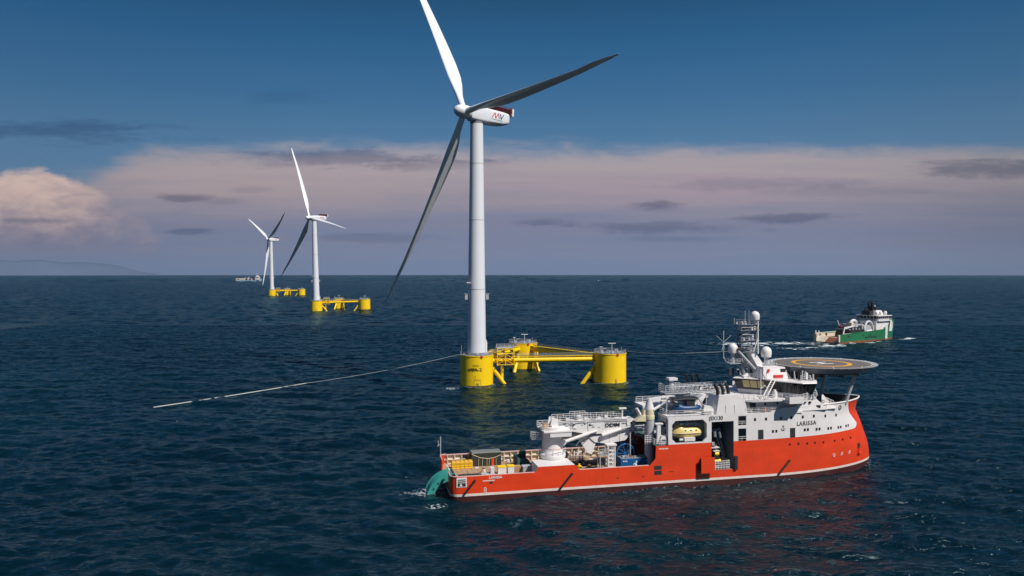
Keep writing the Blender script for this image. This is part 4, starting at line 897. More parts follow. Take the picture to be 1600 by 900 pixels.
# bridge deck slab with wings
g = G(['white', 'lgrey', 'greendeck'])
plan = [(57.6, -8.2), (59.4, -9.3), (65.6, -9.3), (66.0, -9.9), (66.0, -10.9), (70.2, -10.9), (71.2, -8.3), (74.0, -7.9), (76.0, 0), (74, 7.9), (71.2, 8.3), (70.2, 10.9), (66, 10.9), (65.6, 9.3), (59.4, 9.3), (57.6, 8.2)]
g.slab(plan, 15.7, 15.98); g.box(66.0, 69.1, -10.98, -10.86, 15.4, 16.75); g.box(66.0, 66.1, -10.9, -9.4, 15.7, 16.75); g.box(66.0, 69.1, 10.86, 10.98, 15.4, 16.75)
g.side([(66.0, 15.4), (69.1, 15.4), (69.1, 15.69), (66.0, 15.69)], -10.85, -9)
BD = g.out('bridge_deck', SUP)
rails(BD, 'white', ([(57.7, 8.2, 15.98), (57.7, -8.2, 15.98), (59.4, -9.2, 15.98), (65.6, -9.2, 15.98)], 1.1, .05, 1.0, 3), ([(66.1, -10.9, 16.75), (69.1, -10.9, 16.75)], .35, .04, .8, 1), ([(69.1, -10.8, 15.98), (70.2, -10.8, 15.98), (71.2, -8.3, 15.98), (74.0, -7.9, 15.98)], 1.3, .06, .8, 3))
# wheelhouse: raked dark windows all round, oblique aft faces
S_ = [(60.0, 0), (65.6, -4.6), (66.2, -6.6), (69.3, -10.4), (72.3, -10.6), (75.0, -6.6), (76.4, 0)]
planb = S_+[(x, -y) for x, y in S_[::-1][1:-1]]
def inset(p, k, c=(69.3, 0)): return [(c[0]+(x-c[0])*k, c[1]+(y-c[1])*k) for x, y in p]
g = G(['lgrey', 'glass', 'white', 'blind'])
g.use(0).hexa([(x, y, 15.98) for x, y in inset(planb, .86)], [(x, y, 16.95) for x, y in inset(planb, .89)])
g.use(1).hexa([(x, y, 16.95) for x, y in inset(planb, .90)], [(x, y, 19.12) for x, y in inset(planb, .985)])
g.use(2).hexa([(x, y, 19.13) for x, y in planb], [(x, y, 19.3) for x, y in inset(planb, .985)])
WH = g.out('wheelhouse', SUP)
a0, a1 = Vector((60.0, 0, 0)), Vector((65.6, -4.6, 0)); c = Vector((69.3, 0, 0))
for k in range(3):
    t0, t1 = .24+k*.21, .24+k*.21+.19
    q = []
    for t, kk, z in ((t0, .922, 17.4), (t1, .922, 17.4), (t1, .976, 18.85), (t0, .976, 18.85)):
        p = a0.lerp(a1, t); p = c+(p-c)*(kk+.004); q.append((p.x, p.y, z))
    g = G('blind'); off = Vector((-.05, -.06, 0)); g.hexa([Vector(p)+off for p in q], [Vector(p) for p in q]); g.out('window_blind', WH)
g = G('dark')
for k in range(6):
    t = k/5; pa = Vector((66.2, -6.6, 0)).lerp(Vector((69.3, -10.4, 0)), t); pb = c+(pa-c)*.902; pt = c+(pa-c)*.987; g.tube((pb.x, pb.y, 16.95), (pt.x, pt.y, 19.1), .09, n=5)
for k in range(4):
    t = k/3; pa = Vector((69.3, -10.4, 0)).lerp(Vector((72.3, -10.6, 0)), t); pb = c+(pa-c)*.902; pt = c+(pa-c)*.987; g.tube((pb.x, pb.y, 16.95), (pt.x, pt.y, 19.1), .09, n=5)
g.out('window_post', WH)
g = G(['white', 'dark']); g.tube((65.4, -6.8, 15.98), (65.4, -6.8, 17.2), .5, n=14); g.use(0).tube((65.4, -6.8, 17.2), (65.4, -6.8, 17.6), .3); g.out('vent_mushroom', BD)
g = G('white')
g.tube((61.2, -8.6, 15.98), (61.2, -8.6, 22.0), .1); g.tube((62.6, -8.8, 15.98), (62.6, -8.8, 18.0), .08); g.tube((61.2, -8.7, 18.2), (62.0, -8.8, 18.9), .08); g.tube((62.6, -8.8, 18.0), (62.0, -8.8, 18.9), .08)
g.tube((61.6, -8.2, 16.0), (64.9, -6.4, 19.4), .12); g.tube((62.2, -8.6, 16.0), (65.5, -6.8, 19.4), .12)
for k in range(9):
    t = k/9; p = Vector((61.6, -8.2, 16)).lerp(Vector((64.9, -6.4, 19.4)), t); q = Vector((62.2, -8.6, 16)).lerp(Vector((65.5, -6.8, 19.4)), t); g.tube(p, q, .06, n=4)
g.out('stairway', BD)
# top house above the wheelhouse, funnel red signs
g = G(['white', 'dark', 'lgrey']); RZ = 19.35
g.use(0).hexa([(64.4, -4.2, RZ), (70.8, -4.2, RZ), (70.8, 4.2, RZ), (64.4, 4.2, RZ)], [(64.8, -3.7, 21.7), (69.6, -3.7, 21.6), (69.6, 3.7, 21.6), (64.8, 3.7, 21.7)])
g.use(1).box(68.6, 69.7, -4.02, -3.72, 20.7, 21.3)
TH = g.out('top_house', SUP)
g = G('red'); g.box(66.8, 68.9, -4.28, -4.1, 19.55, 20.1); g.out('red_sign', TH); g = G('red'); g.hexa([(65.3, -4.15, 20.6), (65.9, -4.1, 20.7), (65.9, -4.0, 20.7), (65.3, -4.0, 20.6)], [(65.6, -4.05, 21.3), (66.1, -4.05, 21.3), (66.1, -3.9, 21.3), (65.6, -3.9, 21.3)]); g.out('red_sign', TH)
g = G(['lgrey', 'white', 'dark'])
random.seed(3)
for k in range(26):
    x = 70.2+random.random()*3.2; y = -7.5+random.random()*5; h = .6+random.random()*1.6; g.use(k % 3).tube((x, y, RZ), (x+random.uniform(-.3, .3), y, RZ+h), .05+.05*(k % 3), n=5)
g.use(1).tube((72.3, -7.0, RZ), (72.3, -7.0, RZ+1.5), .35, n=12); g.use(0).rail([(70.4, -8.0, RZ), (74.0, -6.0, RZ)], 1.1, .05, .8, 3); g.rail([(61.5, -1.8, RZ), (65.0, -4.4, RZ)], 1.0, .05, .8, 3)
for k in range(14):
    x = 60.8+random.random()*4; y = -.5+random.random()*5; h = .5+random.random()*1.8; g.use((2, 0, 1)[k % 3]).box(x, x+.35, y, y+.4, RZ, RZ+h)
g.use(1).tube((61.9, -.8, RZ), (63.0, -.8, RZ+.5), .45, n=10)
g.out('roof_equipment', TH)
# mast: raked legs with a lattice top
g = G(['white', 'lgrey', 'grey'])
g.use(0).hexa([(66.0, -1.2, 19.8), (68.0, -1.2, 19.8), (68.0, 1.2, 19.8), (66.0, 1.2, 19.8)], [(63.2, -1.0, 24.6), (64.4, -1.0, 24.6), (64.4, 1.0, 24.6), (63.2, 1.0, 24.6)])
g.use(1).tube((60.6, -1, 24.9), (65.2, -1, 20.2), .28, n=8); g.tube((60.6, 1, 24.9), (65.2, 1, 20.2), .28, n=8); g.use(2).tube((61.6, 0, 24.6), (62.6, 0, RZ), .35, n=8); g.tube((59.9, 0, 22.3), (63.0, 0, 24.5), .12); g.tube((59.9, 0, 22.3), (63.4, 0, 20.8), .12)
MA = g.out('mast', SHIP)
g = G(['grey', 'lgrey', 'white']); g.use(0)
for x in (61.5, 65.0):
    for y in (-.85, .85): g.tube((x if x < 63 else 64.6, y, 24.4), (x, y, 30.2), .11, n=6)
for k in range(8):
    z = 24.4+k*.75; g.use(k % 2)
    for y in (-.85, .85): g.tube((61.5, y, z), (64.9, y, z), .06, n=5); g.tube((61.5, y, z), (64.9, y, z+.75), .05, n=4)
    for x in (61.5, 64.9): g.tube((x, -.85, z), (x, .85, z), .06, n=5)
for z, r in ((24.5, 1), (26.9, 0), (29.0, 0), (30.2, 1)):
    g.use(0).box(61.1, 65.5, -1.2, 1.2, z, z+.07)
    if r: g.rail([(61.1, -1.2, z+.1), (65.5, -1.2, z+.1), (65.5, 1.2, z+.1), (61.1, 1.2, z+.1)], .9, .035, 1.1, 2, True)
random.seed(5)
for k in range(30):
    x = 60.8+random.random()*4.8; z = random.choice((24.6, 27.0, 29.1, 30.3)); h = .3+random.random()*.7; y = random.uniform(-1.2, .9); g.use(2 if k % 3 else 1).box(x, x+.3, y, y+.3, z, z+h)
g.use(2).tube((64.9, -1.4, 24.2), (64.9, -1.4, 31.0), .16); g.tube((64.9, -1.4, 27.6), (63.9, -1.4, 24.6), .12)
g.out('lattice_tower', MA)
g = G('lgrey'); g.tube((62.8, 0, 30.2), (62.8, 0, 33.1), .06); g.tube((63.7, 0, 30.2), (63.7, 0, 33.1), .06); g.tube((60.6, .5, 30.2), (60.6, .5, 31.6), .05)
g.tube((57.9, 0, 23.2), (57.9, 0, 29.0), .09); g.tube((57.9, 0, 26.6), (56.3, 0, 28.0), .04); g.tube((57.9, 0, 26.6), (59.6, 0, 28.0), .04); g.tube((57.9, 0, 26.2), (57.0, -1, 25.0), .04); g.tube((57.9, 0, 26.2), (58.8, 1, 25.0), .04); g.path([(57.9, 0, 23.6), (58.4, 0, 22.6), (59.6, 0, 22.0)], .08)
g.out('whip_antenna', MA)
def dome(x, y, z, r, base):
    g = G(['white', 'lgrey']).use(0, True); g.lathe((x, y, z), [(r*.90, -r*.85), (r, -r*.3)]+[(r*math.cos(t), r*1.0*math.sin(t)+.15*r) for t in [math.pi/2*k/7 for k in range(7)]]+[(.02, r*1.15)], 28)
    g.use(1).lathe((x, y, z), [(r*.35, -base), (r*.45, -r*.86)], 12); g.out('radar_dome', MA)
dome(65.1, 0, 31.9, .92, 1.8); dome(60.0, 0, 25.2, .98, 2.9); dome(67.5, -.3, 24.3, 1.08, 3.0)
g = G('lgrey'); g.box(58.8, 61.2, -1.1, 1.1, 22.2, 22.3); g.rail([(58.8, -1.1, 22.3), (61.2, -1.1, 22.3), (61.2, 1.1, 22.3), (58.8, 1.1, 22.3)], .9, .05, .8, 3, True); g.box(66.4, 68.7, -1.4, .8, 21.7, 21.8); g.rail([(66.4, -1.4, 21.8), (68.7, -1.4, 21.8)], .9, .05, .8, 3); g.out('dome_platform', MA)
g = G('dark'); g.box(60.4, 62.6, -1.3, -1.0, 25.0, 25.4); g.tube((61.2, -1.1, 28.1), (61.2, -1.1, 28.5), .35); g.out('radar_scanner', MA)
# helideck
HX, HZ, HR = 80.7, 21.7, 10.75; HY = HR*.84
g = G(['helideck', 'grey', 'dark']); oc = [(HX+HR*math.cos(t), HY*math.sin(t)) for t in [2*math.pi*k/40 for k in range(40)]]
g.use(0).slab(oc, HZ-.25, HZ); g.use(1).hexa([(HX+(x-HX)*.93, y*.93, HZ-1.15) for x, y in oc], [(HX+(x-HX)*.98, y*.98, HZ-.26) for x, y in oc])
HD = g.out('helideck', SHIP, 'round grey helideck raised over the bow')
def annulus(name, r0, r1, z, mat, a0=0, a1=360, n=64, sq=1.0):
    g = G(mat)
    for k in range(n):
        a, b = R(a0+(a1-a0)*k/n), R(a0+(a1-a0)*(k+1)/n)
        p = [(HX+r*math.cos(t), sq*r*math.sin(t)) for r, t in ((r0, a), (r1, a), (r1, b), (r0, b))]; g.hexa([(x, y, z-.003) for x, y in p], [(x, y, z) for x, y in p])
    return g.out(name, HD)
annulus('landing_circle', 5.2, 6.05, HZ+.010, 'markyellow'); annulus('edge_line', HR-.4, HR-.2, HZ+.010, 'mark', sq=HY/HR)
g = G('mark')
def hbar(u0, u1, v0, v1):
    a = R(0); p = [(HX+u*math.cos(a)-v*math.sin(a), u*math.sin(a)+v*math.cos(a)) for u, v in ((u0, v0), (u1, v0), (u1, v1), (u0, v1))]; g.hexa([(x, y, HZ+.006) for x, y in p], [(x, y, HZ+.011) for x, y in p])
hbar(-2.0, 2.0, .95, 1.55); hbar(-2.0, 2.0, -1.55, -.95); hbar(-.32, .32, -.95, .95); g.out('landing_letter', HD)
g = G(['lgrey', 'white'])
for k in range(40):
    t0, t1 = 2*math.pi*k/40, 2*math.pi*(k+1)/40; p = [(HX+r*math.cos(t), (r-HR+HY)*math.sin(t), z) for r, t, z in ((HR+.02, t0+.01, HZ-.12), (HR+.02, t1-.01, HZ-.12), (HR+.85, t1-.01, HZ+.0), (HR+.85, t0+.01, HZ+.0))]
    g.use(0).hexa(p, [(x, y, z+.05) for x, y, z in p]); g.use(0).tube((HX+HR*math.cos(t0), HY*math.sin(t0), HZ-.3), (HX+(HR+.9)*math.cos(t0), (HY+.9)*math.sin(t0), HZ+.04), .06, n=4)
for k in range(0, 40, 4):
    t = 2*math.pi*k/40; g.use(1).box(HX+(HR-.1)*math.cos(t)-.1, HX+(HR-.1)*math.cos(t)+.1, (HY-.1)*math.sin(t)-.1, (HY-.1)*math.sin(t)+.1, HZ, HZ+.22)
g.out('safety_net', HD)
g = G(['dark', 'grey'])
for k in range(7): y = -7.2+2.4*k; w = math.sqrt(max(1, (HY-1.2)**2-y*y))*1.15; g.use(k % 2).box(HX-w, HX+w, y-.12, y+.12, HZ-1.7, HZ-1.16)
for k in range(5): x = HX-8+4*k; w = math.sqrt(max(1, (HR-1.6)**2-(x-HX)**2))*.8; g.use(0).box(x-.12, x+.12, -w, w, HZ-2.1, HZ-1.71)
g.hexa([(72.0, -4.6, 19.3), (76.4, -4.6, 19.3), (76.4, 4.6, 19.3), (72, 4.6, 19.3)], [(71.6, -5.5, HZ-1.2), (78.0, -6.5, HZ-1.2), (78, 6.5, HZ-1.2), (71.6, 5.5, HZ-1.2)])
g.out('deck_girder', HD)
for (p, q, r) in (((73.2, -8.0, 15.7), (73.2, -8.0, HZ-1.1), .2), ((82.5, -5.4, 13.9), (84.4, -6.3, HZ-1.1), .36), ((83.4, 4.3, 13.7), (85.2, 4.3, HZ-1.2), .34), ((78.0, 0, 13.6), (80.0, 0, HZ-1.2), .3), ((72.4, -8.0, HZ-1.3), (74.6, -7.4, 16.2), .16), ((73.2, 8.0, 15.7), (73.2, 8.0, HZ-1.1), .2)):
    G('lgrey').use(0, True).tube(p, q, r, n=12).out('support_strut', HD)
# foredeck sunk inside the bow bulwark
def bow_ring(z, k, x0=76.0, n=26):
    xs = lerp_table(z, STEM)-.35; S = []
    for i in range(n+1):
        x = x0+(xs-x0)*(1-(1-i/n)**1.6); S.append((x, -hull_y(x, z)*k if i < n else 0))
    return S
S = bow_ring(13.0, .97); P_ = S+[(x, -y) for x, y in S[::-1][1:]]
g = G(['greendeck', 'dark']); g.slab(P_, 12.6, 12.75); g.out('foredeck', SHIP)
g = G(['dark', 'grey', 'lgrey'])
random.seed(9)
for k in range(12):
    x = 79+random.random()*6; y = random.uniform(-3.6, 4.5); s = .5+random.random()*.7; g.use(k % 3).tube((x, y-s, 13.2), (x, y+s, 13.2), .35+.2*random.random(), n=12); g.box(x-.4, x+.4, y-.6, y+.6, 12.75, 13.3)
g.out('mooring_winch', SHIP)
g = G(['white', 'dark']); S2 = []
for k in range(40):
    t = k/39; x = 75.4+(89.7-75.4)*t; S2.append(x)
rim = [Vector((x, -hull_y(x, 14.3)*1.0, 14.38)) for x in S2]+[Vector((89.85, 0, 14.38))]
for a, b in zip(rim, rim[1:]): g.use(0).tube(a, b, .16, n=6); g.tube((a.x, -a.y, a.z), (b.x, -b.y, b.z), .16, n=6)
for sg in (-1, 1):
    g.use(1)  # inner bulwark plates coloured dark in place of the helideck's shadow
    for a, b in zip(rim, rim[1:]):
        if a.x < 76: continue
        g.hexa([*[(v.x-.3, sg*-hull_y(v.x-.3, 12.7)*kk, 12.7) for v, kk in ((a, .965), (b, .965), (b, .955), (a, .955))]], [*[(v.x-.3, sg*-hull_y(v.x-.3, 14.3)*kk, 14.3) for v, kk in ((a, .965), (b, .965), (b, .955), (a, .955))]])
g.out('bow_rim', HULL)
g = G('white'); g.rail([(76.8, -6.8, 14.4), (79.2, -6.2, 13.4)], 1.3, .07, .8, 3); g.hexa([(76.3, -6.4, 14.3), (79.6, -5.6, 13.2), (79.7, -5.5, 13.2), (76.4, -6.3, 14.3)], [(76.3, -6.4, 16.0), (76.6, -6.3, 16.2), (76.7, -6.2, 16.2), (76.4, -6.3, 16.0)]); g.out('breakwater', SHIP)
# gangway lying along the top deck, tower and stairs
g = G(['lgrey', 'grey', 'white']); g.lattice((46.8, 3.0, 16.0), (59.5, 3.0, 16.3), 1.8, 1.3, 12, .07); g.use(1).box(46.8, 59.5, 2.2, 3.8, 16.0, 16.08); g.use(0).rail([(46.8, 2.0, 17.3), (59.5, 2.0, 17.5)], .7, .05, 1.0, 2)
g.use(0).lattice((51, 1.8, 15.0), (60, 1.8, 15.4), 1.2, .9, 9, .08); g.use(2).box(53.6, 58.6, 1.98, 2.06, 16.5, 17.15)
GW = g.out('gangway', SHIP)
lettering('lettering', 'AMPELMANN', .6, 'dark', GW, (56.1, 1.95, 16.83), (R(90), 0, 0), .01, 1.15)
g = G(['white', 'lgrey']); g.use(0).tube((47.9, 3.4, 13.5), (47.9, 3.4, 18.6), .4, n=12); g.box(47.0, 48.9, 2.6, 4.2, 18.6, 19.1); g.use(1).rail([(45.6, 1.4, 16.2), (45.6, 4.8, 16.2), (50.4, 4.8, 16.2)], 1.6, .07, 1, 4); g.box(45.6, 50.4, 1.4, 4.8, 16.0, 16.2); g.rail([(45.6, 1.4, 16.2), (50.4, 1.4, 16.2)], 1.6, .06, 1, 4)
for x in (46, 50):
    for y in (1.8, 4.5): g.tube((x, y, 8), (x, y, 16), .16)
g.out('gangway_tower', GW)
g = G(['white', 'lgrey', 'grey'])
g.use(0).hexa([(49.6, -1.5, 13.4), (51.6, -1.5, 13.4), (51.6, .5, 13.4), (49.6, .5, 13.4)], [(52.6, -1.3, 16.2), (53.4, -1.3, 16.2), (53.4, .3, 16.2), (52.6, .3, 16.2)]); g.hexa([(54.0, -2, 13.5), (55.4, -2, 13.5), (55.4, -.6, 13.5), (54, -.6, 13.5)], [(56.6, -2, 15.6), (57.2, -2, 15.6), (57.2, -.6, 15.6), (56.6, -.6, 15.6)])
g.use(2).box(49.5, 58, -3.4, 4.5, 13.2, 13.45); g.use(1)
for k in range(9): g.tube((50.2+k, -3.2, 13.45), (50.8+k*.95, -2.6, 14.9+.4*(k % 3)), .09)
for k in range(5): g.box(55.6+.5*k, 55.8+.5*k, -3, -2.6, 13.45, 15.4-.2*k)
g.use(0).box(49.4, 51.8, -8.0, -6.9, 13.45, 14.3); g.side([(49.4, 14.3), (51.8, 14.3), (51.0, 15.0), (49.6, 15.2)], -7.8, -7.0); g.use(0).rail([(50, -4.5, 13.45), (57, -4.5, 13.45)], 1.1, .05, 1, 3)
g.use(1).box(42.6, 50.0, -3.8, 3.8, 8.1, 8.3)
for k in range(8): g.use(k % 3).box(43+.9*k, 43.6+.9*k, -3+.6*(k % 4), -2+.7*(k % 4), 8.3, 9.4+.5*(k % 3))
g.out('deck_machinery', SHIP)

# ------------------------------------------------------------------ things carried by the red ship (ship coordinates -> world)
MS = Matrix.Translation(SHIP.location) @ Matrix.Rotation(R(12.5), 4, 'Z')
def cargo(name, label, cat, x, y, z, rz=0, group=None):
    t = thing(name, label, cat, MS @ Vector((x, y, z)), R(12.5)+rz, group); return t
c = cargo('container', 'dark olive tarpaulin covered container on the far side of the aft deck', 'container', 9.05, 6.6, DK)
g = G(['tarp', 'tarptop', 'cream']); g.box(-3.0, 3.0, -1.22, 1.22, 0, 2.6); g.use(1).hexa([(-3.05, -1.27, 2.6), (3.05, -1.27, 2.6), (3.05, 1.27, 2.6), (-3.05, 1.27, 2.6)], [(-2.95, -1.1, 2.78), (2.95, -1.1, 2.78), (2.95, 1.1, 2.78), (-2.95, 1.1, 2.78)]); g.out('tarpaulin', c)
g = G('craneyellow'); g.path([(-2.95, -1.26, 2.45), (-1.4, -1.3, 1.75), (.4, -1.3, 1.45), (1.8, -1.3, 1.7), (2.95, -1.26, 2.1)], .05)
for x in (-1.6, -.8, .1, .6, 1.9): g.path([(x, -1.3, 1.6), (x+.15*((x*7) % 2-1), -1.3, .1)], .035)
g.out('rope', c); g = G('orange'); g.box(1.0, 1.5, -1.29, -1.2, 0, 1.5); g.out('orange_panel', c)
crate0 = None
for k in range(5):
    wd = ['first yellow basket from the stern, in the row beside the dark container', 'second yellow basket from the stern in the row of five', 'middle yellow basket in the row of five', 'fourth yellow basket from the stern in the row of five', 'yellow basket touching the dark tarpaulin container, end of the row'][k]
    if crate0 is None:
        c = cargo('basket', wd, 'basket', 2.3, 4.6, DK, 0, 'yellow baskets in a row on the aft deck'); crate0 = c
        g = G(['basket', 'dark'])
        g.box(-.37, .37, -.62, .62, 0, 1.25); g.out('body', c)
        g = G('yellow')
        for s in (-1, 1):
            for z in (.15, .65, 1.1): g.box(min(.36*s, .42*s), max(.36*s, .42*s), -.64, .64, z, z+.12)
        for z in (.15, .6, 1.05): g.box(-.4, .4, -.68, -.62, z, z+.1)
        g.out('rib', c); g = G('basket'); g.hexa([(-.42, -.7, 1.25), (.42, -.7, 1.25), (.42, .66, 1.25), (-.42, .66, 1.25)], [(-.35, -.6, 1.5), (.35, -.6, 1.5), (.35, .6, 1.5), (-.35, .6, 1.5)]); g.out('lid', c)
    else:
        c = copy_tree(crate0); c['label'] = wd; c.location = MS @ Vector((2.3+.84*k, 4.6+.03*k, DK))
def bin_thing(label, x, y, w, d, h, mats, lidm, group='crates behind the near bulwark'):
    c = cargo('crate', label, 'crate', x, y, DK+.06, 0, group)
    g = G(mats); g.box(-w/2, w/2, -d/2, d/2, .12, h); g.use(1)
    for sx in (-1, 0, 1): g.box(sx*(w/2-.1)-.08, sx*(w/2-.1)+.08, -d/2, d/2, 0, .119)
    g.use(0)
    for k in range(5): xx = -w/2+.05+(w-.1)*k/4; g.box(xx-.04, xx+.04, -d/2-.04, -d/2+.0, .15, h-.02)
    g.out('box', c)
    if lidm: g = G(lidm); g.box(-w/2-.05, w/2+.05, -d/2-.06, d/2+.05, h+.002, h+.16); g.out('lid', c)
bin_thing('narrow white crate standing alone toward the stern', 8.9, -1.2, .7, .9, 1.4, ['white', 'tan'], None)
bin_thing('white crate with yellow lid, the one nearer the stern', 10.7, -1.5, 1.6, 1.3, 1.45, ['white', 'tan'], 'yellow')
bin_thing('white crate with yellow lid, pressed against the plywood crate', 12.45, -1.5, 1.25, 1.3, 1.5, ['white', 'tan'], 'yellow')
bin_thing('plain plywood crate between the white crate and the grey one', 13.8, -1.5, 1.2, 1.3, 1.5, ['tan', 'wood'], None)
bin_thing('grey crate nearest the white crane foundation', 15.3, -2.4, 1.5, 1.5, 1.5, ['lgrey', 'grey'], 'lgrey')
c = cargo('winch', 'dark green drum winch beside the crane foundation', 'winch', 15.4, 1.6, DK)
g = G(['greendeck', 'dark']); g.use(1).tube((0, -1.6, 1.3), (0, 1.6, 1.3), .85, n=20); g.use(0).tube((0, -1.75, 1.3), (0, -1.6, 1.3), 1.3, n=24); g.tube((0, 1.6, 1.3), (0, 1.75, 1.3), 1.3, n=24); g.out('drum', c)
g = G(['greendeck', 'dark']); g.box(-1.4, 1.4, -2, 2, 0, .35); g.box(-1.3, -.9, -2, 2, .35, 2.7); g.box(.2, 1.3, 2, 3.0, .1, 3.0); g.out('frame', c)
c = cargo('winch', 'green and grey winch unit against the far rail behind the crane', 'winch', 24.6, 4.2, DK)
g = G(['teal', 'dark', 'white']); g.box(-.9, .7, -1, 1, 0, 2.4); g.use(2).box(-.3, .3, -1.04, -.98, 1.4, 2.1); g.use(1).tube((-2.4, 0, 1.3), (-1, 0, 1.3), .9, n=16); g.out('drum', c)
c = cargo('gas_rack', 'pallet of red and white bottles by the far rail right of the crane', 'rack', 28.2, 6.2, DK)
g = G(['red', 'white', 'dark'])
for k in range(10): g.use((1, 0, 1, 2, 1)[k % 5], True).tube((-1.3+.3*k, -.3+.3*(k % 2), 0), (-1.3+.3*k, -.3+.3*(k % 2), 1.3+.3*(k % 3)), .16, n=8)
g.out('bottle', c); g = G('cream'); g.rail([(-1.6, -.6, 0), (1.8, -.6, 0), (1.8, .6, 0), (-1.6, .6, 0)], 1.0, .06, 1, 2, True); g.out('frame', c)
c = cargo('bollard_box', 'small bright yellow box at the near rail forward of the crane', 'box', 26.3, -1.2, DK+.06); g = G('yellow'); g.box(-.4, .4, -.4, .4, 0, .7); g.box(-.15, .15, -.15, .15, .7, 1.1); g.out('body', c)
c = cargo('container', 'blue shipping container with white emblem behind the near bulwark', 'container', 36.5, -3.9, DK+.06)
g = G(['blue', 'grey', 'mark']); g.use(0).box(-2.9, 2.9, -1.15, 1.15, 0, 2.5)
for k in range(22): x = -2.8+.265*k; g.box(x, x+.13, -1.2, -1.14, .12, 2.38)
for k in range(9): y = -1.0+.24*k; g.box(-2.96, -2.89, y, y+.12, .12, 2.38)
for sx in (-1, 1):
    for sy in (-1, 1): g.box(sx*2.86-.1, sx*2.86+.1, sy*1.13-.1, sy*1.13+.1, 0, 2.56)
g.out('body', c); g = G(['grey', 'lgrey', 'wood'])
g.box(-2.9, 2.9, -1.15, 1.15, 2.51, 2.6)
random.seed(4)
for k in range(16): x = random.uniform(-2.7, 2.3); y = random.uniform(-1, .6); g.use(k % 3).box(x, x+random.uniform(.2, .9), y, y+.3, 2.61, 2.7+random.random()*.3)
g.out('roof_clutter', c)
g = G('mark'); Y = -1.24   # walking-figure-like emblem: disc, arc and legs, and corner plates
g.tube((.15, Y, 1.9), (.15, Y+.03, 1.9), .18, n=10); g.side([(-.15, .5), (.05, .5), (.3, 1.2), (.1, 1.75), (-.2, 1.6)], Y, Y+.03); g.side([(.25, .45), (.55, .45), (.25, 1.2), (.1, 1.1)], Y, Y+.03); g.side([(-.5, 1.3), (-.1, 1.6), (-.15, 1.75), (-.55, 1.45)], Y, Y+.03)
for k in range(3): g.box(-2.6+.32*k, -2.4+.32*k, Y, Y+.03, 1.95, 2.2)
for k in range(3): g.box(2.05+.22*k, 2.2+.22*k, Y, Y+.03, 2.0, 2.2)
g.out('emblem', c)
c = cargo('cable_reel', 'large blue spoked cable reel behind the blue container', 'reel', 35.4, -1.6, DK)
g = G(['blue', 'dark']); z = 3.0
def wheel(y):
    n = 28
    for k in range(n):
        a, b = 2*math.pi*k/n, 2*math.pi*(k+1)/n; g.use(0).tube((1.85*math.cos(a), y, z+1.85*math.sin(a)), (1.85*math.cos(b), y, z+1.85*math.sin(b)), .16, n=6)
    for k in range(10): a = 2*math.pi*k/10; g.tube((0, y, z), (1.8*math.cos(a), y, z+1.8*math.sin(a)), .08, n=5)
    g.tube((0, y-.15, z), (0, y+.15, z), .45, n=14)
wheel(-.9); g.out('flange', c)
g = G(['blue', 'dark']); wheel(.9); g.out('flange', c)
g = G(['dark', 'blue']); g.tube((0, -.8, z), (0, .8, z), 1.0, n=24); g.out('drum', c)
g = G('blue'); g.side([(-2.2, 0), (2.2, 0), (2.0, .5), (.4, 3.0), (-.4, 3.0), (-2.0, .5)], -1.2, -1.1) if False else g.box(-2.2, 2.2, -1.3, -1.1, 0, .6); g.box(-2.2, 2.2, 1.1, 1.3, 0, .6); g.tube((-1.6, -1.2, .6), (0, -1.2, 3), .1); g.tube((1.6, -1.2, .6), (0, -1.2, 3), .1); g.out('frame', c)
c = cargo('spooler', 'maroon machine unit between the crane tip and tall pedestal', 'machine', 37.4, .8, DK)
g = G(['maroon', 'dark', 'grey']); g.use(0).box(-1.0, .9, -1, 1, 4.2, 6.6); g.use(1).box(-1.4, 1.2, -1.3, 1.3, 0, 4.1); g.use(2); g.rail([(-1.4, -1.3, 4.1), (1.2, -1.3, 4.1)], 1.1, .05, .7, 3); g.out('body', c)

# lifeboat: closed canopy over a keeled hull
def lifeboat_mesh(L, W_, Hh, mats):
    g = G(mats); n = 18; rings = []
    for i in range(n+1):
        t = i/n; x = (t-.5)*L; fb = max(0, 1-(abs(2*t-1))**3.2)**.6
        fb = max(fb, .02); w = W_/2*fb; keel = -Hh*.34*max(.05, fb)**.6; top = Hh*.36*fb**.5
        if .1 < t < .34: top += Hh*.20*math.sin((t-.1)/.24*math.pi)
        ring = []
        for k in range(20):
            a = 2*math.pi*k/20; cs, sn = math.cos(a), math.sin(a)
            yy = w*math.copysign(abs(cs)**.7, cs); zz = (top*abs(sn)**.8 if sn > 0 else keel*abs(sn)**.9)
            if sn > .0: yy *= (1-.14*sn)
            ring.append(g.bm.verts.new((x, yy, zz)))
        rings.append(ring)
    g.use(0, True)
    for a, b in zip(rings, rings[1:]):
        for k in range(20): g.f([a[k], a[(k+1) % 20], b[(k+1) % 20], b[k]])
    g.f(rings[0]); g.f(rings[-1])
    return g
c = cargo('lifeboat', 'pale yellow enclosed lifeboat stowed in the white side bay', 'lifeboat', 46.5, -6.7, 10.0, math.pi*0)
lifeboat_mesh(6.5, 2.5, 3.0, ['lifeyellow']).out('hull', c)
g = G(['craneyellow', 'dark'])
pts = []
for i in range(25):
    t = i/24; x = (t-.5)*6.56; fb = max(0, 1-(abs(2*t-1))**3.2)**.6; pts.append((x, -(1.25*fb+.06), .0))
g.path(pts, .07, 5); g.path([(x, -y, z) for x, y, z in pts], .07, 5); g.out('rubbing_strake', c)
g = G('dark')
for x in (-1.0, .1, 1.2): g.box(x, x+.3, -1.2, -1.1, .45, .65)
g.tube((-2.1, 0, 1.3), (-2.1, 0, 1.65), .1); g.out('window', c)
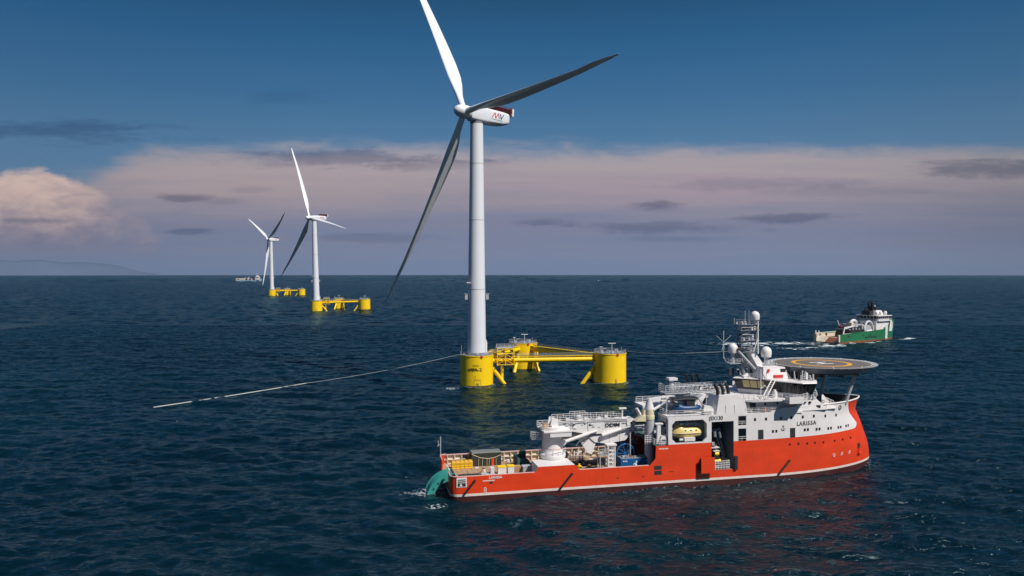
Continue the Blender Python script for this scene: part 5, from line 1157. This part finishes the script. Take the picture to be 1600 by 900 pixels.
# fast rescue boat on the roof of the bay
c = cargo('rescue_boat', 'dark blue and black rescue boat on a davit above the lifeboat bay', 'boat', 46.6, -6.2, 14.6)
g = G(['blue', 'dark', 'white']); lb = lifeboat_mesh(6.2, 2.1, 1.7, ['navy']); lb.out('hull', c)
g.use(1).box(-.3, 1.4, -.8, .8, .4, 1.7); g.use(2).box(1.42, 1.6, -.7, .7, .5, 1.6); g.out('console', c)
g = G(['dark', 'lgrey']); g.path([(-3.1, -.9, .4), (-3.3, -.9, 1.7), (-1.2, -.9, 1.9), (2.0, -.9, 1.8)], .16, 8); g.path([(-3.3, -.9, 1.7), (-1.6, -.6, .2)], .14, 8); g.use(1).path([(2.2, -.8, 1.8), (3.2, -.8, .2), (2.4, -.8, -.2)], .12, 8); g.use(0).box(-3.2, 2.0, -1.0, 1.0, 1.85, 2.1); g.out('davit_arm', c)
# yellow underwater vehicle on the hangar floor
c = cargo('underwater_robot', 'small yellow underwater vehicle hanging in the dark hangar opening', 'robot', 52.3, -7.3, 4.2)
g = G(['yellow', 'dark', 'white']); g.tube((-1.0, 0, 0), (.9, 0, 0), .36, n=14); g.tube((-.3, 0, 1.4), (.5, 0, 1.4), .4, n=14); g.out('float', c); g = G(['dark', 'white']); g.box(-.5, .6, -.3, .3, .4, 1.0); g.use(1).box(-.6, .7, -.35, .35, 1.9, 2.0); g.tube((0, 0, 2), (0, 0, 3.2), .05); g.out('frame', c)

# ------------------------------------------------------------------ green anchor handler, stern towards the camera
def ship_hull(parent, L, Bm, deck, bow, fore, mats, mid=0.0, bz=1.0):
    """simple loft: deck height aft, bow height, fore = where the side rises; mats = side, boot"""
    g = G(mats).use(0, True); st = sorted([0, .02, .06, .2, .35, .5, .6, .68, .84, .9, .95, .98, 1.0, fore-.001, fore+.05])
    for sd_ in (-1, 1):
        prev = None
        for t in st:
            x = t*L; col_ = []
            top = deck+mid*min(1, t/fore) if t < fore else deck+mid+(bow-deck-mid)*min(1, ((t-fore)/.05))
            for k, z in enumerate((-2, bz*.55, bz, deck*.75, top)):
                zz = z; rake = max(0, z)*.22*(1 if t > .9 else 0); e = 0 if t < .55 else (t-.55)/.45
                w = Bm/2*max(0, 1-e**(2.0+.06*max(0, z)))**.75
                if t < .06: w *= .9+1.6*t
                col_.append(g.bm.verts.new((x+rake*(t-.9)/.1 if t > .9 else x, sd_*w, zz)))
            if prev:
                for k in range(4): g.use(1 if k < 2 else 0, True).f([prev[k], col_[k], col_[k+1], prev[k+1]])
            prev = col_
    return g
GS = thing('anchor_handling_ship', 'green and white supply ship seen from astern at the right, white wake behind', 'ship', (183.7, 430, 0), R(31))
g = ship_hull(GS, 64, 16.5, 5.2, 11.8, .76, ['green', 'rust', 'white'], 1.9, bz=1.0); g.out('hull', GS)
g = G(['cream', 'rust', 'dark', 'white', 'wood'])
g.use(4).box(3.7, 48, -7.4, 7.4, 2.6, 2.8); g.use(0).box(.2, 15, 7.3, 7.7, 2.8, 5.4); g.box(15, 48, 7.3, 7.7, 2.8, 5.4); g.use(1).box(8, 36, -7.7, -7.4, 2.8, 5.15)
for x in (3.2, 4.4, 9.0, 10.2): g.use(2).box(x, x+.6, 7.22, 7.3, 3.6, 5.0)
g.use(0).hexa([(-.4, 1.2, -.2), (-.4, 7.6, -.2), (3.6, 7.6, -.2), (3.6, 1.2, -.2)], [(-.4, 1.2, .5), (-.4, 7.6, .5), (3.6, 7.6, 3.6), (3.6, 1.2, 3.2)]); g.use(1).hexa([(-.4, -7.6, -.2), (-.4, 1.15, -.2), (3.8, 1.15, -.2), (3.8, -7.6, -.2)], [(-.4, -7.6, .4), (-.4, 1.15, .4), (3.8, 1.15, 3.0), (3.8, -7.6, 3.0)]); g.use(0).hexa([(-.45, -5.8, -.2), (-.45, -3.8, -.2), (1.9, -3.8, -.2), (1.9, -7, -.2)], [(-.45, -5.8, .5), (-.45, -3.8, .5), (1.9, -6.0, 1.95), (1.9, -7.2, 1.95)])
g.box(-.4, .6, 6.4, 8.3, .6, 5.0); g.box(-.3, .9, -8.3, -7.2, 1.0, 5.0)
g.use(3); 
for y in (5.2, 7.3): g.tube((.3, y, 4.8), (1.0, y+.6, 6.6), .25, n=8)
g.out('stern_deck', GS)
g = G(['white', 'dark', 'lgrey']); 
for y in (-7.2, 7.2): g.use(0).box(6.0, 24, y-.2, y+.2, 5.2, 5.5)
g.use(0).side([(4.8, 5.2), (5.8, 5.2), (6.6, 8.2), (16, 9.4), (16, 10.2), (6.2, 9.2)], -7.4, -7.0)
g.use(1).box(12.0, 25.8, -6.9, 2.0, 2.8, 7.4); g.use(1)
for k in range(9): g.use(1 if k % 2 else 2).box(12+1.5*k, 13+1.5*k, -6.6, 1.8, 7.4, 8.0+.4*(k % 3))
g.out('cargo_rail_frame', GS)
g = G(['maroon', 'white', 'dark']); g.tube((12.4, -1, 8), (14.2, 1.0, 10.2), .5, n=10); g.use(2).tube((14.5, -2, 8.4), (16.4, -2, 10.8), .3); g.use(0).box(12.4, 15.0, -2.6, 1.2, 8, 8.9); g.use(1).tube((13.5, 1, 9), (11.8, 1, 12.6), .25); g.out('deck_crane', GS)
g = G(['lgrey', 'craneyellow', 'dark']); g.box(20, 28, -5, 4, 8, 10.2); g.use(1).box(18.6, 21, -3.5, -.8, 8.2, 11.2); g.use(2).box(22.5, 26.5, -5.1, -4.9, 8.6, 9.6); g.out('tow_winch', GS)
g = G(['white', 'lgrey', 'craneyellow']).use(0, True)
for k in range(10):
    a, b = math.pi*k/10, math.pi*(k+1)/10; g.tube((33+4.2*math.cos(a), -5.0, 6.2+5.6*math.sin(a)), (33+4.2*math.cos(b), -5.0, 6.2+5.6*math.sin(b)), .55, n=8); g.tube((33+4.2*math.cos(a), 5.0, 6.2+5.6*math.sin(a)), (33+4.2*math.cos(b), 5.0, 6.2+5.6*math.sin(b)), .9, n=8)
g.use(1).tube((33, -5, 6.5), (33, 5, 6.5), 3.0, n=20); g.use(0).tube((26.8, -6.6, 5), (25.6, -6.6, 9.4), .6); g.tube((28, -6.8, 5.6), (33, -6.8, 6.2), .8); g.out('winch_house', GS)
g = G(['white', 'glass', 'green', 'lgrey'])
g.use(0).box(38, 54, -6.6, 6.6, 5.2, 11.6); g.use(0).box(39, 52.5, -7.6, 7.6, 11.6, 12.1); g.use(0).box(40.0, 51.5, -6.2, 6.2, 12.1, 12.9); g.use(1).box(39.8, 51.8, -6.4, 6.4, 12.9, 14.6); g.use(0).box(38.6, 53.0, -7.4, 7.4, 14.6, 15.0); g.hexa([(42, -4, 15.2), (50, -4, 15.2), (50, 4, 15.2), (42, 4, 15.2)], [(43.5, -2.8, 17.8), (49, -2.8, 17.8), (49, 2.8, 17.8), (43.5, 2.8, 17.8)])
for k in range(6): g.use(0).box(40.6+2.0*k, 41.0+2.0*k, -6.5, -6.39, 12.9, 14.6); g.box(39.7, 39.82, -6+2.2*k, -5.7+2.2*k, 12.9, 14.6)
g.use(1)
for y in (-4.5, -1.5, 1.5, 4.5): g.box(37.9, 38.0, y-.4, y+.4, 9.4, 10.2)
g.use(3).rail([(39, -7.5, 12.1), (52.5, -7.5, 12.1)], 1.1, .08, 2, 3); g.rail([(39, -7.5, 12.1), (39, 7.5, 12.1)], 1.1, .08, 2, 3)
g.out('wheelhouse', GS)
for (x, y, r) in ((50.5, -4.5, 1.0), (44.5, -5.2, .9), (45, 3, 1.1), (41, -5.0, .9)):
    g = G('white').use(0, True); g.lathe((x, y, 16.5), [(r*.7, -1.3), (r, -.2)]+[(r*math.cos(t), r*math.sin(t)) for t in [math.pi/2*k/5 for k in range(6)]], 16); g.out('radar_dome', GS)
g = G(['dark', 'white']); 
for x in (42.6, 45.4):
    for y in (-1.3, 1.3): g.tube((x-(.8 if x < 44 else 0), y*1.2, 15), (x, y, 22.6), .42, n=6)
g.box(42.8, 45.2, -1.2, 1.2, 15, 20.4); g.tube((43.4, 0, 20), (43.0, 0, 24.2), .3)
for z in (19.2, 22.4): g.box(42.0, 45.9, -1.9, 1.9, z, z+.4)
g.tube((40, 0, 15.5), (37.0, 0, 19.0), .9, n=8); g.box(37.5, 41.5, -2.6, 2.6, 15.3, 17.6); g.tube((46.4, 2, 15), (46.4, 2, 20.6), .4); g.use(1).tube((43.5, -2, 20.2), (43.5, -2, 21.2), .5, n=8); g.out('mast', GS)
g = G(['white', 'green']); 
def green_side(x0, x1, z0, z1, m, d=.08):
    # a painted band that follows the flare of the near side
    n = 6; 
    def yy(x, z):
        t = x/64; e = 0 if t < .55 else (t-.55)/.45; return -(16.5/2*max(0, 1-e**(2.0+.06*z))**.75)-d
    for k in range(n):
        a = x0+(x1-x0)*k/n; b = x0+(x1-x0)*(k+1)/n
        g.use(m).hexa([(a, yy(a, z0), z0), (b, yy(b, z0), z0), (b, yy(b, z0)+.2, z0), (a, yy(a, z0)+.2, z0)], [(a, yy(a, z1), z1), (b, yy(b, z1), z1), (b, yy(b, z1)+.2, z1), (a, yy(a, z1)+.2, z1)])
green_side(45.6, 48.6, .9, 9.0, 0); g.out('white_band', GS)
g = G(['lgrey', 'white']); g.box(49, 57, -3.2, 3.2, 10.6, 10.8); g.use(1); g.rail([(50, -3.2, 10.8), (57, -3.2, 10.8)], 2.0, .07, 1.5, 2); g.out('forecastle', GS)
g = G(['white']); green_side(53, 59, 6.4, 10.6, 0); g.out('bow_emblem', GS)
g = G('dark')
for x in (8, 22, 29): g.box(x, x+1.2, -8.32, -8.2, 3.4, 4.4)
for k in range(8): g.box(24.5+1.4*k, 25.4+1.4*k, -8.34, -8.2, 2.3, 3.1)
g.out('side_marks', GS)

# ------------------------------------------------------------------ far ship and small boat
FS = thing('supply_ship', 'distant pale blue and white ship at the horizon left of the turbines', 'ship', (-1262, 3370, 0), R(4))
g = ship_hull(FS, 112, 20, 6, 13, .76, ['paleblue', 'paleblue'], 0, bz=1.5); g.out('hull', FS)
g = G(['white', 'cream', 'dark', 'maroon']); g.use(1).box(.5, 34, -9.8, 9.8, 4.5, 15); g.use(2).box(4, 16, -10.05, -9.7, 8, 11); g.box(22, 30, -10.05, -9.7, 6, 9); g.out('aft_house', FS)
g = G(['lgrey', 'white', 'maroon', 'dark'])
for k in range(12): g.use(k % 4).box(35+4*k, 38+4*k, -9.6, 6, 7, 13+2.2*((k*5) % 3))
g.use(1).tube((50, -5, 12), (60, -5, 21), 1.3); g.use(3).tube((66, 0, 12), (84, 0, 19), .9); g.out('deck_load', FS)
g = G(['white', 'glass', 'lgrey']); g.box(86, 104, -9.5, 9.5, 8, 22); g.use(1).box(85.8, 102, -9.7, 9.7, 18, 20); g.use(0).box(85, 105, -10.5, 10.5, 22, 23.5); g.box(90, 100, -5, 5, 23.5, 28); g.use(2).tube((92, 0, 28), (92, 0, 40), .8); g.use(1).box(88, 96, -9.7, -9.4, 12, 14); g.out('wheelhouse', FS)
SB = thing('small_boat', 'tiny white boat alone near the horizon right of centre', 'boat', (401, 3480, 0), R(10))
g = ship_hull(SB, 14, 4.6, 1.8, 3.2, .5, ['white', 'white'], bz=.5); g.out('hull', SB)
g = G(['white', 'glass']); g.box(5, 10, -1.7, 1.7, 1.8, 5.2); g.use(1).box(4.9, 10.1, -1.75, 1.75, 3.6, 4.6); g.out('cabin', SB)

# ------------------------------------------------------------------ a little sea air between here and the horizon
hz = bpy.data.materials.new('sea_air'); hz.use_nodes = True; ht = hz.node_tree; ht.nodes.clear()
pv = ht.nodes.new('ShaderNodeVolumePrincipled'); ho = ht.nodes.new('ShaderNodeOutputMaterial'); ht.links.new(pv.outputs[0], ho.inputs['Volume'])
pv.inputs['Density'].default_value = HAZE; pv.inputs['Color'].default_value = (.75, .85, 1, 1); pv.inputs['Anisotropy'].default_value = .2
bm = bmesh.new(); bmesh.ops.create_cube(bm, size=1); me = bpy.data.meshes.new('haze'); 
for v in bm.verts: v.co = Vector((v.co.x*30000, v.co.y*30000, 220+v.co.z*450))
bm.to_mesh(me); bm.free(); me.materials.append(hz); o = bpy.data.objects.new('haze', me); C.objects.link(o); o['kind'] = 'stuff'; o['label'] = 'thin bluish sea air softening the far water and coast'
